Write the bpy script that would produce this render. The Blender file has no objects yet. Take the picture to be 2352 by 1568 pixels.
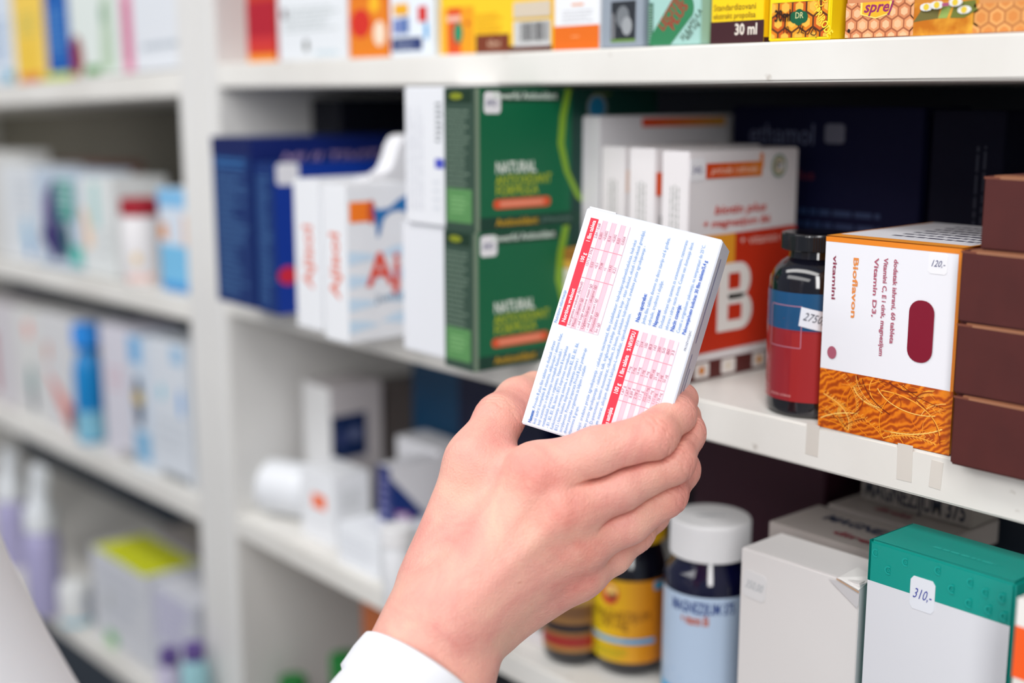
import bpy, bmesh, math, random
import numpy as np
from mathutils import Vector, Matrix

SC = bpy.context.scene
COL = SC.collection
random.seed(7)
# ---------------------------------------------------------------- camera
FPX = 2950.0                     # focal length in pixels of the 2352 px frame
PITCH = math.atan(564 / FPX)
HEAD = math.radians(40.3)        # angle between the view and the shelf direction
Fh = np.array([-math.cos(HEAD), math.sin(HEAD), 0]); RT = np.array([math.sin(HEAD), math.cos(HEAD), 0]); ZZ = np.array([0, 0, 1.])
FW = Fh * math.cos(PITCH) - ZZ * math.sin(PITCH)
UP = Fh * math.sin(PITCH) + ZZ * math.cos(PITCH)
CAM = np.array([0, -.515, 1.5])
cd = bpy.data.cameras.new('camera'); cam = bpy.data.objects.new('camera', cd); COL.objects.link(cam)
cam.matrix_world = Matrix(((RT[0], UP[0], -FW[0], CAM[0]), (RT[1], UP[1], -FW[1], CAM[1]), (RT[2], UP[2], -FW[2], CAM[2]), (0, 0, 0, 1)))
cd.sensor_width = 36; cd.lens = FPX / 2352 * 36; cd.clip_start = .01
cd.dof.use_dof = True; cd.dof.focus_distance = .600; cd.dof.aperture_fstop = cd.lens / 15.5
SC.camera = cam
# ---------------------------------------------------------------- light
w = bpy.data.worlds.new('world'); SC.world = w; w.use_nodes = True
w.node_tree.nodes['Background'].inputs[0].default_value = (.80, .86, 1, 1)
w.node_tree.nodes['Background'].inputs[1].default_value = .24
def area(name, loc, size, sizey, power, target, color=(1, 1, 1)):
    l = bpy.data.lights.new(name, 'AREA'); l.shape = 'RECTANGLE'; l.size = size; l.size_y = sizey; l.energy = power; l.color = color
    o = bpy.data.objects.new(name, l); COL.objects.link(o); o.location = loc
    o.rotation_euler = (Vector(target) - Vector(loc)).to_track_quat('-Z', 'Y').to_euler()
area('ceiling_lamp', (-.9, -.78, 2.75), 2.6, .35, 19, (-.9, -.25, 1.2), (1, .985, .96))
area('ceiling_lamp', (-1.0, -2.3, 2.75), 3.2, .6, 22, (-.6, 0, 1.2), (1, .985, .97))
area('ceiling_lamp', (1.5, -2.0, 2.6), .6, 2.4, 58, (-.4, 0, 1.2), (1, .985, .97))  # unseen lamp, strengthened to brighten the coat and right-facing box sides
SC.view_settings.view_transform = 'Standard'; SC.view_settings.look = 'None'
SC.view_settings.exposure = 0.03; SC.view_settings.gamma = 1; SC.view_settings.use_curve_mapping = False

# ---------------------------------------------------------------- pixel helpers (a point of the place seen at a pixel)
def ray(x, y): return FW + RT * (x - 1176) / FPX - UP * (y - 784) / FPX
def onY(x, y, Y): r = ray(x, y); return CAM + r * ((Y - CAM[1]) / r[1])
def onX(x, y, X): r = ray(x, y); return CAM + r * ((X - CAM[0]) / r[0])
def onZ(x, y, z): r = ray(x, y); return CAM + r * ((z - CAM[2]) / r[2])
def at(x, y, d): return CAM + ray(x, y) * d
def projx_solve(P, D, x):        # t with projected x of P+tD equal to x
    k = (x - 1176) / FPX; q = np.array(P) - CAM; D = np.array(D, float)
    return -((q @ RT) - k * (q @ FW)) / ((D @ RT) - k * (D @ FW))
def projy_solve(P, D, y):
    k = -(y - 784) / FPX; q = np.array(P) - CAM; D = np.array(D, float)
    return -((q @ UP) - k * (q @ FW)) / ((D @ UP) - k * (D @ FW))

# ---------------------------------------------------------------- materials
def lin(c):
    return tuple(((v / 255) / 12.92 if v / 255 <= .04045 else ((v / 255 + .055) / 1.055) ** 2.4) for v in c)
_m = {}
def mat(c, rough=.45, spec=.4, coat=0, key=None):
    k = (tuple(c), rough, spec, coat)
    if k in _m: return _m[k]
    m = bpy.data.materials.new('paint_%02x%02x%02x' % tuple(int(v) for v in c)); m.use_nodes = True
    nt = m.node_tree; b = nt.nodes['Principled BSDF']
    b.inputs['Base Color'].default_value = (*lin(c), 1); b.inputs['Roughness'].default_value = rough
    b.inputs['Specular IOR Level'].default_value = spec; b.inputs['Coat Weight'].default_value = coat
    _m[k] = m; return m
def nodemat(name, build):
    m = bpy.data.materials.new(name); m.use_nodes = True; nt = m.node_tree; b = nt.nodes['Principled BSDF']
    build(nt, b, lambda t: nt.nodes.new(t), lambda a, o, c, i: nt.links.new(a.outputs[o], c.inputs[i])); return m
def ramp(n, stops):
    e = n.color_ramp.elements
    while len(e) > 1: e.remove(e[-1])
    e[0].position = stops[0][0]; e[0].color = (*stops[0][1], 1)
    for p, c in stops[1:]:
        q = e.new(p); q.color = (*c, 1)
def noisy(name, c1, c2, scale, rough=.5, bump=.0, detail=4, spec=.4, lo=.35, hi=.65):
    def f(nt, b, N, L):
        tc = N('ShaderNodeTexCoord'); n = N('ShaderNodeTexNoise'); n.inputs['Scale'].default_value = scale; n.inputs['Detail'].default_value = detail
        r = N('ShaderNodeValToRGB'); ramp(r, [(lo, lin(c1)), (hi, lin(c2))])
        L(tc, 'Object', n, 'Vector'); L(n, 'Fac', r, 'Fac'); L(r, 'Color', b, 'Base Color')
        b.inputs['Roughness'].default_value = rough; b.inputs['Specular IOR Level'].default_value = spec
        if bump:
            bp = N('ShaderNodeBump'); bp.inputs['Strength'].default_value = bump; bp.inputs['Distance'].default_value = .0005
            L(n, 'Fac', bp, 'Height'); L(bp, 'Normal', b, 'Normal')
    return nodemat(name, f)
def shelf_f(nt, b, N, L):
    tc = N('ShaderNodeTexCoord'); n = N('ShaderNodeTexNoise'); n.inputs['Scale'].default_value = 9; n.inputs['Detail'].default_value = 6
    r = N('ShaderNodeValToRGB'); ramp(r, [(.3, lin((222, 219, 213))), (.62, lin((233, 231, 226)))])
    n2 = N('ShaderNodeTexNoise'); n2.inputs['Scale'].default_value = 70; n2.inputs['Detail'].default_value = 3
    r2 = N('ShaderNodeValToRGB'); ramp(r2, [(.70, (1, 1, 1)), (.76, (.55, .5, .46))])
    mx = N('ShaderNodeMix'); mx.data_type = 'RGBA'; mx.blend_type = 'MULTIPLY'; mx.inputs[0].default_value = .6
    L(tc, 'Object', n, 'Vector'); L(tc, 'Object', n2, 'Vector'); L(n, 'Fac', r, 'Fac'); L(n2, 'Fac', r2, 'Fac')
    nt.links.new(r.outputs['Color'], mx.inputs[6]); nt.links.new(r2.outputs['Color'], mx.inputs[7]); nt.links.new(mx.outputs[2], b.inputs['Base Color'])
    b.inputs['Roughness'].default_value = .38; b.inputs['Specular IOR Level'].default_value = .4
M_SHELF = nodemat('white_laminate', shelf_f)
M_SIDE = noisy('white_side_laminate', (222, 221, 219), (230, 229, 226), 5, .45)
M_BACK = noisy('dark_back_panel', (44, 46, 54), (54, 56, 64), 3, .7)
M_BACKL = noisy('taupe_back_panel', (132, 128, 114), (144, 139, 126), 3, .7)
M_BACKSHADE = noisy('shaded_back_panel', (40, 52, 66), (50, 60, 74), 3, .7)  # back board with the shade of the lower cavities put into its colour
M_FLOOR = noisy('grey_floor_tile', (170, 168, 165), (186, 184, 180), 3, .4)
M_WALL = noisy('white_plaster', (214, 212, 208), (224, 222, 218), 4, .8)
def wheat_f(nt, b, N, L):
    tc = N('ShaderNodeTexCoord'); mp = N('ShaderNodeMapping'); mp.inputs['Scale'].default_value = (110, 110, 110); mp.inputs['Rotation'].default_value = (0, .5, 0)
    n = N('ShaderNodeTexNoise'); n.inputs['Scale'].default_value = .45; n.inputs['Detail'].default_value = 2; n.inputs['Distortion'].default_value = 1.2
    wv = N('ShaderNodeTexWave'); wv.bands_direction = 'Z'; wv.inputs['Scale'].default_value = .9; wv.inputs['Distortion'].default_value = 14; wv.inputs['Detail'].default_value = 3; wv.inputs['Detail Scale'].default_value = .8
    r = N('ShaderNodeValToRGB'); ramp(r, [(0, lin((130, 44, 8))), (.4, lin((180, 76, 10))), (.7, lin((214, 106, 14))), (1, lin((236, 140, 24)))])
    ad = N('ShaderNodeMath'); ad.operation = 'MULTIPLY_ADD'; ad.inputs[1].default_value = .62
    m2 = N('ShaderNodeMath'); m2.operation = 'MULTIPLY'; m2.inputs[1].default_value = .55
    L(tc, 'Object', mp, 'Vector'); L(mp, 'Vector', n, 'Vector'); L(mp, 'Vector', wv, 'Vector'); L(n, 'Fac', m2, 0); L(wv, 'Fac', ad, 0); L(m2, 0, ad, 2)
    L(ad, 0, r, 'Fac'); L(r, 'Color', b, 'Base Color'); b.inputs['Roughness'].default_value = .3
M_WHEAT = nodemat('orange_wheat_print', wheat_f)
M_DAISY = noisy('orange_meadow_print', (196, 112, 20), (240, 180, 60), 60, .35, lo=.4, hi=.6)

# ---------------------------------------------------------------- mesh builder
class MB:
    def __init__(s): s.v = []; s.f = []; s.m = []; s.mats = []; s.sm = []
    def mi(s, m):
        if m not in s.mats: s.mats.append(m)
        return s.mats.index(m)
    def add(s, vs, fs, m, smooth=False):
        o = len(s.v); s.v += [tuple(map(float, v)) for v in vs]; k = s.mi(m)
        for f in fs: s.f.append([o + i for i in f]); s.m.append(k); s.sm.append(smooth)
    def box(s, a, b, m, bev=0.0):
        if bev:
            bm = bmesh.new(); bmesh.ops.create_cube(bm, size=1)
            for v in bm.verts: v.co = Vector([(a[i] + b[i]) / 2 + v.co[i] * (b[i] - a[i]) for i in range(3)])
            bmesh.ops.bevel(bm, geom=bm.edges[:], offset=bev, segments=2, affect='EDGES')
            s.add([v.co[:] for v in bm.verts], [[v.index for v in f.verts] for f in bm.faces], m); bm.free()
        else:
            vs = [((a, b)[i][0], (a, b)[j][1], (a, b)[k][2]) for i in (0, 1) for j in (0, 1) for k in (0, 1)]
            s.add(vs, [(0, 1, 3, 2), (4, 6, 7, 5), (0, 4, 5, 1), (2, 3, 7, 6), (0, 2, 6, 4), (1, 5, 7, 3)], m)
    def lathe(s, prof, m, seg=48, z0=0, c=(0, 0), smooth=True):
        vs = []; n = len(prof)
        for r, z in prof:
            for k in range(seg):
                a = 2 * math.pi * k / seg; vs.append((c[0] + r * math.cos(a), c[1] + r * math.sin(a), z0 + z))
        fs = [(i * seg + k, i * seg + (k + 1) % seg, (i + 1) * seg + (k + 1) % seg, (i + 1) * seg + k) for i in range(n - 1) for k in range(seg)]
        fs.append(list(range(seg))[::-1]); fs.append([(n - 1) * seg + k for k in range(seg)])
        s.add(vs, fs, m, smooth)
    def build(s, name, parent=None, loc=None, rot=None):
        me = bpy.data.meshes.new(name); me.from_pydata(s.v, [], s.f); me.materials.clear()
        for m in s.mats: me.materials.append(m)
        me.polygons.foreach_set('material_index', s.m); me.polygons.foreach_set('use_smooth', s.sm); me.update()
        if any(s.sm):
            try: me.set_sharp_from_angle(angle=math.radians(38))
            except Exception: pass
        o = bpy.data.objects.new(name, me); COL.objects.link(o)
        if parent: o.parent = parent
        if loc is not None: o.location = loc
        if rot is not None: o.rotation_euler = rot
        return o
def tag(o, label, cat, group=None):
    o['label'] = label; o['category'] = cat
    if group: o['group'] = group
    return o
def empty(name, loc, rot=(0, 0, 0)):
    o = bpy.data.objects.new(name, None); COL.objects.link(o); o.location = loc; o.rotation_euler = rot; o.empty_display_size = .01; return o
def struct(o): o['kind'] = 'structure'; return o

# text outlines, cached, as (verts2d, faces) with cap height ~1, left aligned at 0
_t = {}
def glyphs(txt, bold=False, slant=0):
    k = (txt, bold, slant)
    if k in _t: return _t[k]
    c = bpy.data.curves.new('t', 'FONT'); c.body = txt; c.size = 1.4; c.resolution_u = 2; c.offset = (.0, .035, .07)[int(bold)]; c.shear = slant
    o = bpy.data.objects.new('t', c); COL.objects.link(o)
    dg = bpy.context.evaluated_depsgraph_get(); ev = o.evaluated_get(dg); me = ev.to_mesh()
    vs = [(v.co.x, v.co.y) for v in me.vertices]; fs = [list(p.vertices) for p in me.polygons]
    ev.to_mesh_clear(); bpy.data.objects.remove(o); bpy.data.curves.remove(c)
    wd = max([v[0] for v in vs] or [1]); _t[k] = (vs, fs, wd); return _t[k]

class Face:
    """a printable surface: P(u_m, v_m, off); W x H in metres"""
    def __init__(s, mb, P, W, H, curved=False): s.mb = mb; s.P = P; s.W = W; s.H = H; s.k = 0; s.curved = curved
    def poly(s, pts, c, **k):      # pts normalised
        s.k += 1; m = c if not isinstance(c, tuple) else mat(c, **k); off = .00008 + .00004 * s.k
        s.mb.add([s.P(u * s.W, v * s.H, off) for u, v in pts], [list(range(len(pts)))], m)
    def rect(s, u0, v0, u1, v1, c, **k):
        if s.curved:
            s.k += 1; m = c if not isinstance(c, tuple) else mat(c, **k); off = .00008 + .00004 * s.k
            n = max(1, int(abs(u1 - u0) * s.W / .0015)); vs = []
            for i in range(n + 1):
                u = u0 + (u1 - u0) * i / n; vs += [s.P(u * s.W, v0 * s.H, off), s.P(u * s.W, v1 * s.H, off)]
            s.mb.add(vs, [(2 * i, 2 * i + 2, 2 * i + 3, 2 * i + 1) for i in range(n)], m, True)
        else: s.poly([(u0, v0), (u1, v0), (u1, v1), (u0, v1)], c, **k)
    def rrect(s, u0, v0, u1, v1, rad, c, **k):   # rad metres
        ru = rad / s.W; rv = rad / s.H; pts = []
        for cx, cy, a0 in ((u1 - ru, v0 + rv, -90), (u1 - ru, v1 - rv, 0), (u0 + ru, v1 - rv, 90), (u0 + ru, v0 + rv, 180)):
            for j in range(7):
                a = math.radians(a0 + 15 * j); pts.append((cx + ru * math.cos(a), cy + rv * math.sin(a)))
        s.poly(pts, c, **k)
    def ell(s, cu, cv, r, c, rv=None, **k):      # r metres
        rv = rv or r
        s.poly([(cu + r / s.W * math.cos(a), max(cv + rv / s.H * math.sin(a), .012)) for a in np.linspace(0, 2 * math.pi, 29)[:-1]], c, **k)
    def ring(s, cu, cv, r0, r1, c, a0=0, a1=360, **k):
        s.k += 1; off = .00008 + .00004 * s.k; n = max(6, int((a1 - a0) / 12)); vs = []
        for i in range(n + 1):
            a = math.radians(a0 + (a1 - a0) * i / n)
            for r in (r0, r1): vs.append(s.P(cu * s.W + r * math.cos(a), cv * s.H + r * math.sin(a), off))
        s.mb.add(vs, [(2 * i, 2 * i + 1, 2 * i + 3, 2 * i + 2) for i in range(n)], mat(c, **k))
    def line(s, pts, wd, c, **k):                # polyline, width metres
        s.k += 1; off = .00008 + .00004 * s.k; q = [np.array((u * s.W, v * s.H)) for u, v in pts]; vs = []
        for i, p in enumerate(q):
            d = q[min(i + 1, len(q) - 1)] - q[max(i - 1, 0)]; d = d / (np.linalg.norm(d) + 1e-9); n = np.array((-d[1], d[0])) * wd / 2
            vs += [s.P(*(p - n), off), s.P(*(p + n), off)]
        s.mb.add(vs, [(2 * i, 2 * i + 2, 2 * i + 3, 2 * i + 1) for i in range(len(q) - 1)], mat(c, **k))
    def text(s, txt, u, v, h, c, w=None, rot=0, bold=False, slant=0, **k):   # h metres cap height, w metres: fit width
        s.k += 1; off = .00008 + .00004 * s.k; vs, fs, wd = glyphs(txt, bold, slant)
        sx = h if w is None else w / wd; ca, sa = math.cos(math.radians(rot)), math.sin(math.radians(rot))
        s.mb.add([s.P(u * s.W + (a * sx) * ca - (b * h) * sa, v * s.H + (a * sx) * sa + (b * h) * ca, off) for a, b in vs], fs, mat(c, **k))
    def words(s, u0, v0, u1, v1, n, c, seed=0, fill=.45, rot=False, jit=.25, **k):   # rows of small word-like dashes of fine print
        rnd = random.Random(seed); s.k += 1; off = .00008 + .00004 * s.k; vs = []; fs = []
        for i in range(n):
            a = (i + .5) / n; p = 0; e = 1 - rnd.random() * jit
            while p < e:
                l = min(.05 + rnd.random() * .13, e - p); h = fill / n / 2
                for (x, y) in ((p, a - h), (p + l, a - h), (p + l, a + h), (p, a + h)):
                    if rot: x, y = y, x
                    else: y = 1 - y
                    vs.append(s.P((u0 + (u1 - u0) * x) * s.W, (v0 + (v1 - v0) * y) * s.H, off))
                fs.append(list(range(len(vs) - 4, len(vs)))); p += l + .025
        s.mb.add(vs, fs, mat(c, **k))
    def barcode(s, u0, v0, u1, v1, seed=3, c=(30, 30, 34)):
        rnd = random.Random(seed); p = u0; s.k += 1; off = .00008 + .00004 * s.k; vs = []; fs = []
        while p < u1:
            l = (u1 - u0) * rnd.choice((.012, .02, .035))
            for a, b in ((p, v0), (min(p + l, u1), v0), (min(p + l, u1), v1), (p, v1)): vs.append(s.P(a * s.W, b * s.H, off))
            fs.append(list(range(len(vs) - 4, len(vs)))); p += l + (u1 - u0) * rnd.choice((.012, .02, .03))
        s.mb.add(vs, fs, mat(c))
    def hexes(s, u0, v0, u1, v1, r, cells, edge, inner=None):   # honeycomb print, r metres
        s.rect(u0, v0, u1, v1, edge); dx = r * 1.732; dy = r * 1.5; j = 0; y = v0 * s.H
        s.k += 2
        while y < v1 * s.H + r:
            x = u0 * s.W + (dx / 2 if j % 2 else 0); i = 0
            while x < u1 * s.W + r:
                for kk, (rr, c) in enumerate([(r * .88, cells[(i + j) % len(cells)])] + ([(r * .55, inner)] if inner else [])):
                    pts = [(min(max(x + rr * math.sin(math.radians(60 * q)), u0 * s.W), u1 * s.W), min(max(y + rr * math.cos(math.radians(60 * q)), v0 * s.H), v1 * s.H)) for q in range(6)]
                    if len({(round(a, 6), round(b, 6)) for a, b in pts}) > 4 and max(p[0] for p in pts) - min(p[0] for p in pts) > 1e-4 and max(p[1] for p in pts) - min(p[1] for p in pts) > 1e-4:
                        s.mb.add([s.P(a, b, .00008 + .00004 * (s.k + kk)) for a, b in pts], [list(range(6))], mat(c))
                x += dx; i += 1
            y += dy; j += 1
        s.k += 2

class Carton:
    """folded carton, local frame: x centred, y from 0 (front) to d, z from 0"""
    def __init__(s, w, d, h, c, rough=.42, bev=.0006, flap=True, coat=0, spec=.4):
        s.w, s.d, s.h = w, d, h; s.mb = MB(); m = c if not isinstance(c, tuple) else mat(c, rough=rough, coat=coat, spec=spec); s.mb.box((-w / 2, 0, 0), (w / 2, d, h), m, bev)
        if flap and min(w, d) > .008:    # tuck flap: raised lid sheet on top with its slit line round the edge
            e = .0009; t = .0004
            s.mb.box((-w / 2 + e, e, h), (w / 2 - e, d - e, h + t), m, .0002)
        s.faces = {}
    def F(s, k):
        if k in s.faces: return s.faces[k]
        w, d, h = s.w, s.d, s.h
        P = {'F': lambda u, v, o: (-w / 2 + u, -o, v), 'L': lambda u, v, o: (-w / 2 - o, d - u, v), 'R': lambda u, v, o: (w / 2 + o, u, v), 'T': lambda u, v, o: (-w / 2 + u, v, h + .0004 + o)}[k]
        W, H = {'F': (w, h), 'L': (d, h), 'R': (d, h), 'T': (w, d)}[k]
        s.faces[k] = Face(s.mb, P, W, H); return s.faces[k]
    def build(s, name, loc, rot=(0, 0, 0), parent=None): return s.mb.build(name, parent, loc, rot)

LEFT_SLOPE = .025
def fit(z, xm, xl, xr, yt, yb=None, Y=None, yaw=0, d=None, w_=None, flank=False, h=None):
    """size and place of a carton from where its near right vertical edge (xm), left end (xl), far right end (xr) and top (yt) are seen.
    Returns w, d, h, loc, rot"""
    ym = yt if yb is None else (yt + yb) / 2
    z = z + .0003
    P = onZ(xm, yb, z) if Y is None else onY(xm, ym, Y)
    P = np.array((P[0], P[1], z)); c, s = math.cos(yaw), math.sin(yaw); mid = np.array((P[0], P[1], z + .05))
    w = w_ or projx_solve(mid, (-c, -s, 0), xl)
    d = d or projx_solve(mid, (-s, c, 0), xr)
    h = h or projy_solve(P, (0, 0, 1), yt)
    loc = P + np.array((-c, -s, 0)) * w / 2
    return w, d, h, tuple(loc), (0, 0, yaw)
LOG = []
def carton(name, z, xm, xl, xr, yt, c, label, cat='box', group=None, yb=None, Y=None, yaw=0, d=None, w_=None, tilt=0, dec=None, h=None, **k):
    w, dd, h, loc, rot = fit(z, xm, xl, xr, yt, yb, Y, yaw, d, w_, h=h)
    LOG.append((name, label[:30], [round(v * 1000) for v in (w, dd, h)], [round(v, 3) for v in loc]))
    b = Carton(w, dd, h, c, **k)
    if dec: dec(b)
    o = b.build(name, loc, (0, tilt, yaw)); tag(o, label, cat, group); o_dims[o.name] = (w, dd, h); return o
o_dims = {}
def sticker(parent, face, u, v, sz, txt=None, w=None, h=None, rot=0, ink=(60, 62, 120), c=(232, 232, 236), sy=None):
    """little price sticker, a child of the carton"""
    W, D, H = o_dims[parent.name]; mb = MB(); sx = sz; sy = sy or sz; t = .00035
    ca, sa = math.cos(math.radians(rot)), math.sin(math.radians(rot))
    fw, fh = {'F': (W, H), 'R': (D, H), 'L': (D, H), 'T': (W, D)}[face]
    cu, cv = u * fw, v * fh
    def P(a, b, o):
        a -= sx / 2; b -= sy / 2; a, b = a * ca - b * sa + cu, a * sa + b * ca + cv; o += t
        return {'F': (-W / 2 + a, -o, b), 'R': (W / 2 + o, a, b), 'L': (-W / 2 - o, D - a, b), 'T': (-W / 2 + a, b, H + .0004 + o)}[face]
    m = mat(c, rough=.55)
    e = .12; ring = [(e, 0), (1 - e, 0), (1, e), (1, 1 - e), (1 - e, 1), (e, 1), (0, 1 - e), (0, e)]
    top = [P(a * sx, b * sy, 0) for a, b in ring]; bot = [P(a * sx, b * sy, -t * .9) for a, b in ring]
    mb.add(top + bot, [list(range(8))] + [(i, i + 8, (i + 1) % 8 + 8, (i + 1) % 8) for i in range(8)], m)
    f = Face(mb, P, sx, sy)
    if txt: f.text(txt, .1, .35, sy * .32, ink, w=sx * .8, slant=.4)
    o = mb.build('price_sticker', parent); return o

# ---------------------------------------------------------------- the shelving unit and room shell
ZT, ZM, ZL, ZB = 1.526, 1.339, 1.137, .905          # shelf tops, right bay
XR0 = -.984                                          # inner face of the right bay's side panel
DEPTH = .26
def slab(name, a, b, m, label, cat, bev=.0012, rot=None, group=None):
    mb = MB(); c = [(a[i] + b[i]) / 2 for i in range(3)]
    mb.box([a[i] - c[i] for i in range(3)], [b[i] - c[i] for i in range(3)], m, bev)
    o = mb.build(name, None, c, rot); tag(o, label, cat, group); return o
for nm, a, b, m in (('floor', (-4, -4, -.02), (3, 1, 0), M_FLOOR), ('wall_back', (-4, .34, 0), (3, .40, 3.0), M_WALL)):
    struct(slab(nm, a, b, m, nm, nm)); del bpy.data.objects[nm]['label'], bpy.data.objects[nm]['category']

def bay(name, label, x0, x1, levels, tilt, side_l, side_r, mback):
    """one shelving unit: uprights, back panel, boards are its parts"""
    root = empty(name, (x0, 0, 0)); tag(root, label, 'shelving unit')
    def part(n, a, b, m, rot=None, bev=.0012):
        mb = MB(); c = [(a[i] + b[i]) / 2 for i in range(3)]
        mb.box([a[i] - c[i] for i in range(3)], [b[i] - c[i] for i in range(3)], m, bev)
        return mb.build(n, root, (c[0] - x0, c[1], c[2]), rot)
    part('side_panel', (x0, 0, 0), (x0 + side_l, DEPTH, 2.1), M_SIDE); part('side_panel', (x1 - side_r, 0, 0), (x1, DEPTH, 2.1), M_SIDE)
    part('back_panel', (x0 + side_l, DEPTH - .006, .05), (x1 - side_r, DEPTH, 1.29), M_BACKSHADE if mback is M_BACKL else mback)  # left bay: lower back gets the darker colour, painting its shade
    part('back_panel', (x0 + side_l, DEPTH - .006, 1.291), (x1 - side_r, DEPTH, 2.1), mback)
    for zt, th in levels:
        a = x0 + side_l; b = x1 - side_r; xm = (a + b) / 2; zc = zt - th / 2 - (b - xm) * tilt
        part('shelf_board', (a, .0, zc - th / 2), (b, DEPTH - .006, zc + th / 2), M_SHELF, (0, -tilt, 0))
    return root
bay('shelving_unit', 'white laminate shelving bay filling the right of the view, around the reaching hand', -1.0165, .95, [(1.72, .02), (ZT, .0195), (ZM, .0222), (ZL, .0185), (ZB, .019), (.5, .02), (.1, .02)], 0, XR0 + 1.0165, .03, M_BACK)
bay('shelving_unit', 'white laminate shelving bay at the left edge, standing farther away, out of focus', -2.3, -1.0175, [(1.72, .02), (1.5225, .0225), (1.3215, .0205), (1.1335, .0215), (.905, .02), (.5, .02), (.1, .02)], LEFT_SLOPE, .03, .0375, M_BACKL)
def zleft(z0, X): return z0 + LEFT_SLOPE * (X + 1.055)

W_ = (232, 234, 238)
# ---------------------------------------------------------------- top shelf, right bay
def top(xl, xm, xr, c, label, dec=None, Y=.004, h=.115, d=.07, **k):
    P = onY(xm, 110, Y); q = P - CAM; P[2] = ZT; vis = projy_solve(P, (0, 0, 1), 0)
    def dec2(b): b.F('F').H = vis; b.F('R').H = vis; dec(b)
    return carton('medicine_box', ZT, xm, xl, xr, 0, c, label, yb=110, Y=Y, dec=dec2, h=h, d=d, **k)
def d_(b):
    f = b.F('F'); f.rect(0, .0, 1, .12, (240, 150, 40)); f.rect(0, .12, 1, .34, (214, 60, 40)); f.rect(0, .34, 1, 1, (176, 26, 44)); f.rect(0, .25, 1, .42, (204, 50, 52))
top(565, 632, None, (200, 60, 40), 'red and orange shaded narrow box, leftmost on the right bay\'s top shelf', d_, flap=False)
def d_(b):
    f = b.F('F'); f.ell(.42, .26, .003, (70, 70, 50), .0045); f.words(.1, .5, .9, .95, 6, (170, 180, 178), 5, .3); f.words(.55, .08, .9, .16, 2, (170, 205, 215), 5, .4); f.ell(.1, .85, .003, (90, 60, 70), .004)
top(636, 797, None, (230, 234, 238), 'white box with a small dark leaf mark, top shelf beside the red box', d_)
def d_(b):
    f = b.F('F'); f.rect(0, 0, 1, 1, (232, 130, 30)); f.ell(.30, .62, .013, (214, 48, 34), .010); f.ell(.78, .42, .0072, (245, 224, 200), .0085); f.ell(.66, .95, .006, (250, 190, 40), .006)
top(800, 892, None, (226, 120, 26), 'orange box with a red blot and a pale round spot, top shelf', d_)
def d_(b):
    f = b.F('F'); f.rect(.04, .1, .74, .34, (24, 48, 110)); f.text('Tablete', .12, .16, .0035, (200, 210, 230), w=.022); f.rect(.08, .42, .28, .7, (110, 130, 190)); f.rect(.3, .42, .44, .72, (60, 100, 170)); f.rect(.1, .76, .44, .98, (240, 176, 40)); f.ell(.84, .45, .0022, (40, 160, 220), .006); f.rect(.66, .62, .86, .9, (214, 50, 44))
top(894, 996, 1006, (232, 240, 248), 'white box with a navy band near its foot, top shelf between orange boxes', d_)
def d_(b):
    f = b.F('F'); f.rect(0, 0, .07, 1, (246, 186, 50)); f.rect(.07, 0, .2, 1, (226, 88, 32)); f.rect(.2, 0, .32, 1, (240, 160, 30)); f.ell(.175, .45, .0048, (20, 100, 80), .0066); f.ell(.175, .45, .0038, (40, 150, 110), .0054)
    f.rect(.07, .7, .2, .82, (240, 190, 170)); f.rect(.34, 0, .64, .38, (122, 58, 36)); f.text('60ml', .45, .12, .0045, (226, 190, 160), w=.012); f.rect(.64, 0, 1, .12, (96, 44, 30)); f.rect(.68, .1, .99, .62, (205, 205, 205)); f.barcode(.74, .2, .97, .58); f.rect(.68, .68, .99, 1, (214, 200, 180))
    f.ell(.27, .65, .0015, (200, 60, 30), .0015); f.words(.34, .35, .6, .85, 6, (226, 160, 20), 2, .3)
top(1010, 1269, None, (250, 204, 40), 'wide yellow box with brown panel, barcode and green oval, top shelf', d_)
def d_(b):
    f = b.F('F'); f.rect(0, 0, 1, .5, (232, 112, 26)); f.words(.4, .24, .62, .3, 1, (250, 170, 110), 2, .5); f.words(.2, .56, .9, .84, 4, (200, 200, 204), 4, .3); f.words(.4, .9, .7, .97, 1, (240, 150, 80), 9, .6)
top(1273, 1377, 1381, (238, 240, 244), 'white box with a plain orange foot band, top shelf', d_)
def d_(b):
    f = b.F('F'); f.rect(.24, .17, .82, 1, (44, 48, 54)); f.rect(.24, .12, .82, .18, (110, 150, 70)); f.ell(.52, .66, .005, (120, 125, 130), .006); f.ell(.62, .46, .004, (160, 164, 168), .005); f.words(.26, .2, .34, .8, 3, (200, 200, 205), 3, .4, rot=True)
top(1383, 1478, 1491, (150, 160, 172), 'blue-grey box with a dark picture panel edged in green, top shelf', d_)
def d_(b):
    f = b.F('F'); f.rect(0, 0, .1, 1, (60, 100, 84)); f.words(.01, .05, .09, .95, 14, (150, 190, 170), 3, .5)
    c = (52, 130, 86); W, H = f.W, f.H
    def rr(cx, cy, l, r, col, a=38):
        ca, sa = math.cos(math.radians(a)), math.sin(math.radians(a)); pts = []
        for k in range(24):
            t = 2 * math.pi * k / 24; x = (l if math.cos(t) > 0 else -l) + r * math.cos(t); y = r * math.sin(t)
            pts.append((cx + (x * ca - y * sa) / W, max(cy + (x * sa + y * ca) / H, .02)))
        f.poly(pts, col)
    rr(.46, .46, .011, .0085, c, 50); f.text('LECITIN', .3, .33, .0055, (170, 40, 40), w=.022, rot=50, bold=True); f.text('PLUS', .5, .33, .0055, (170, 40, 40), w=.016, rot=50, bold=True)
    f.text('30 KAPSULA', .68, .08, .0032, (60, 80, 50), w=.02, rot=48); f.text('400 mg', .78, .08, .0032, (60, 80, 50), w=.012, rot=48)
    b.F('R').text('J', .3, .18, .006, (60, 70, 80))
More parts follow.
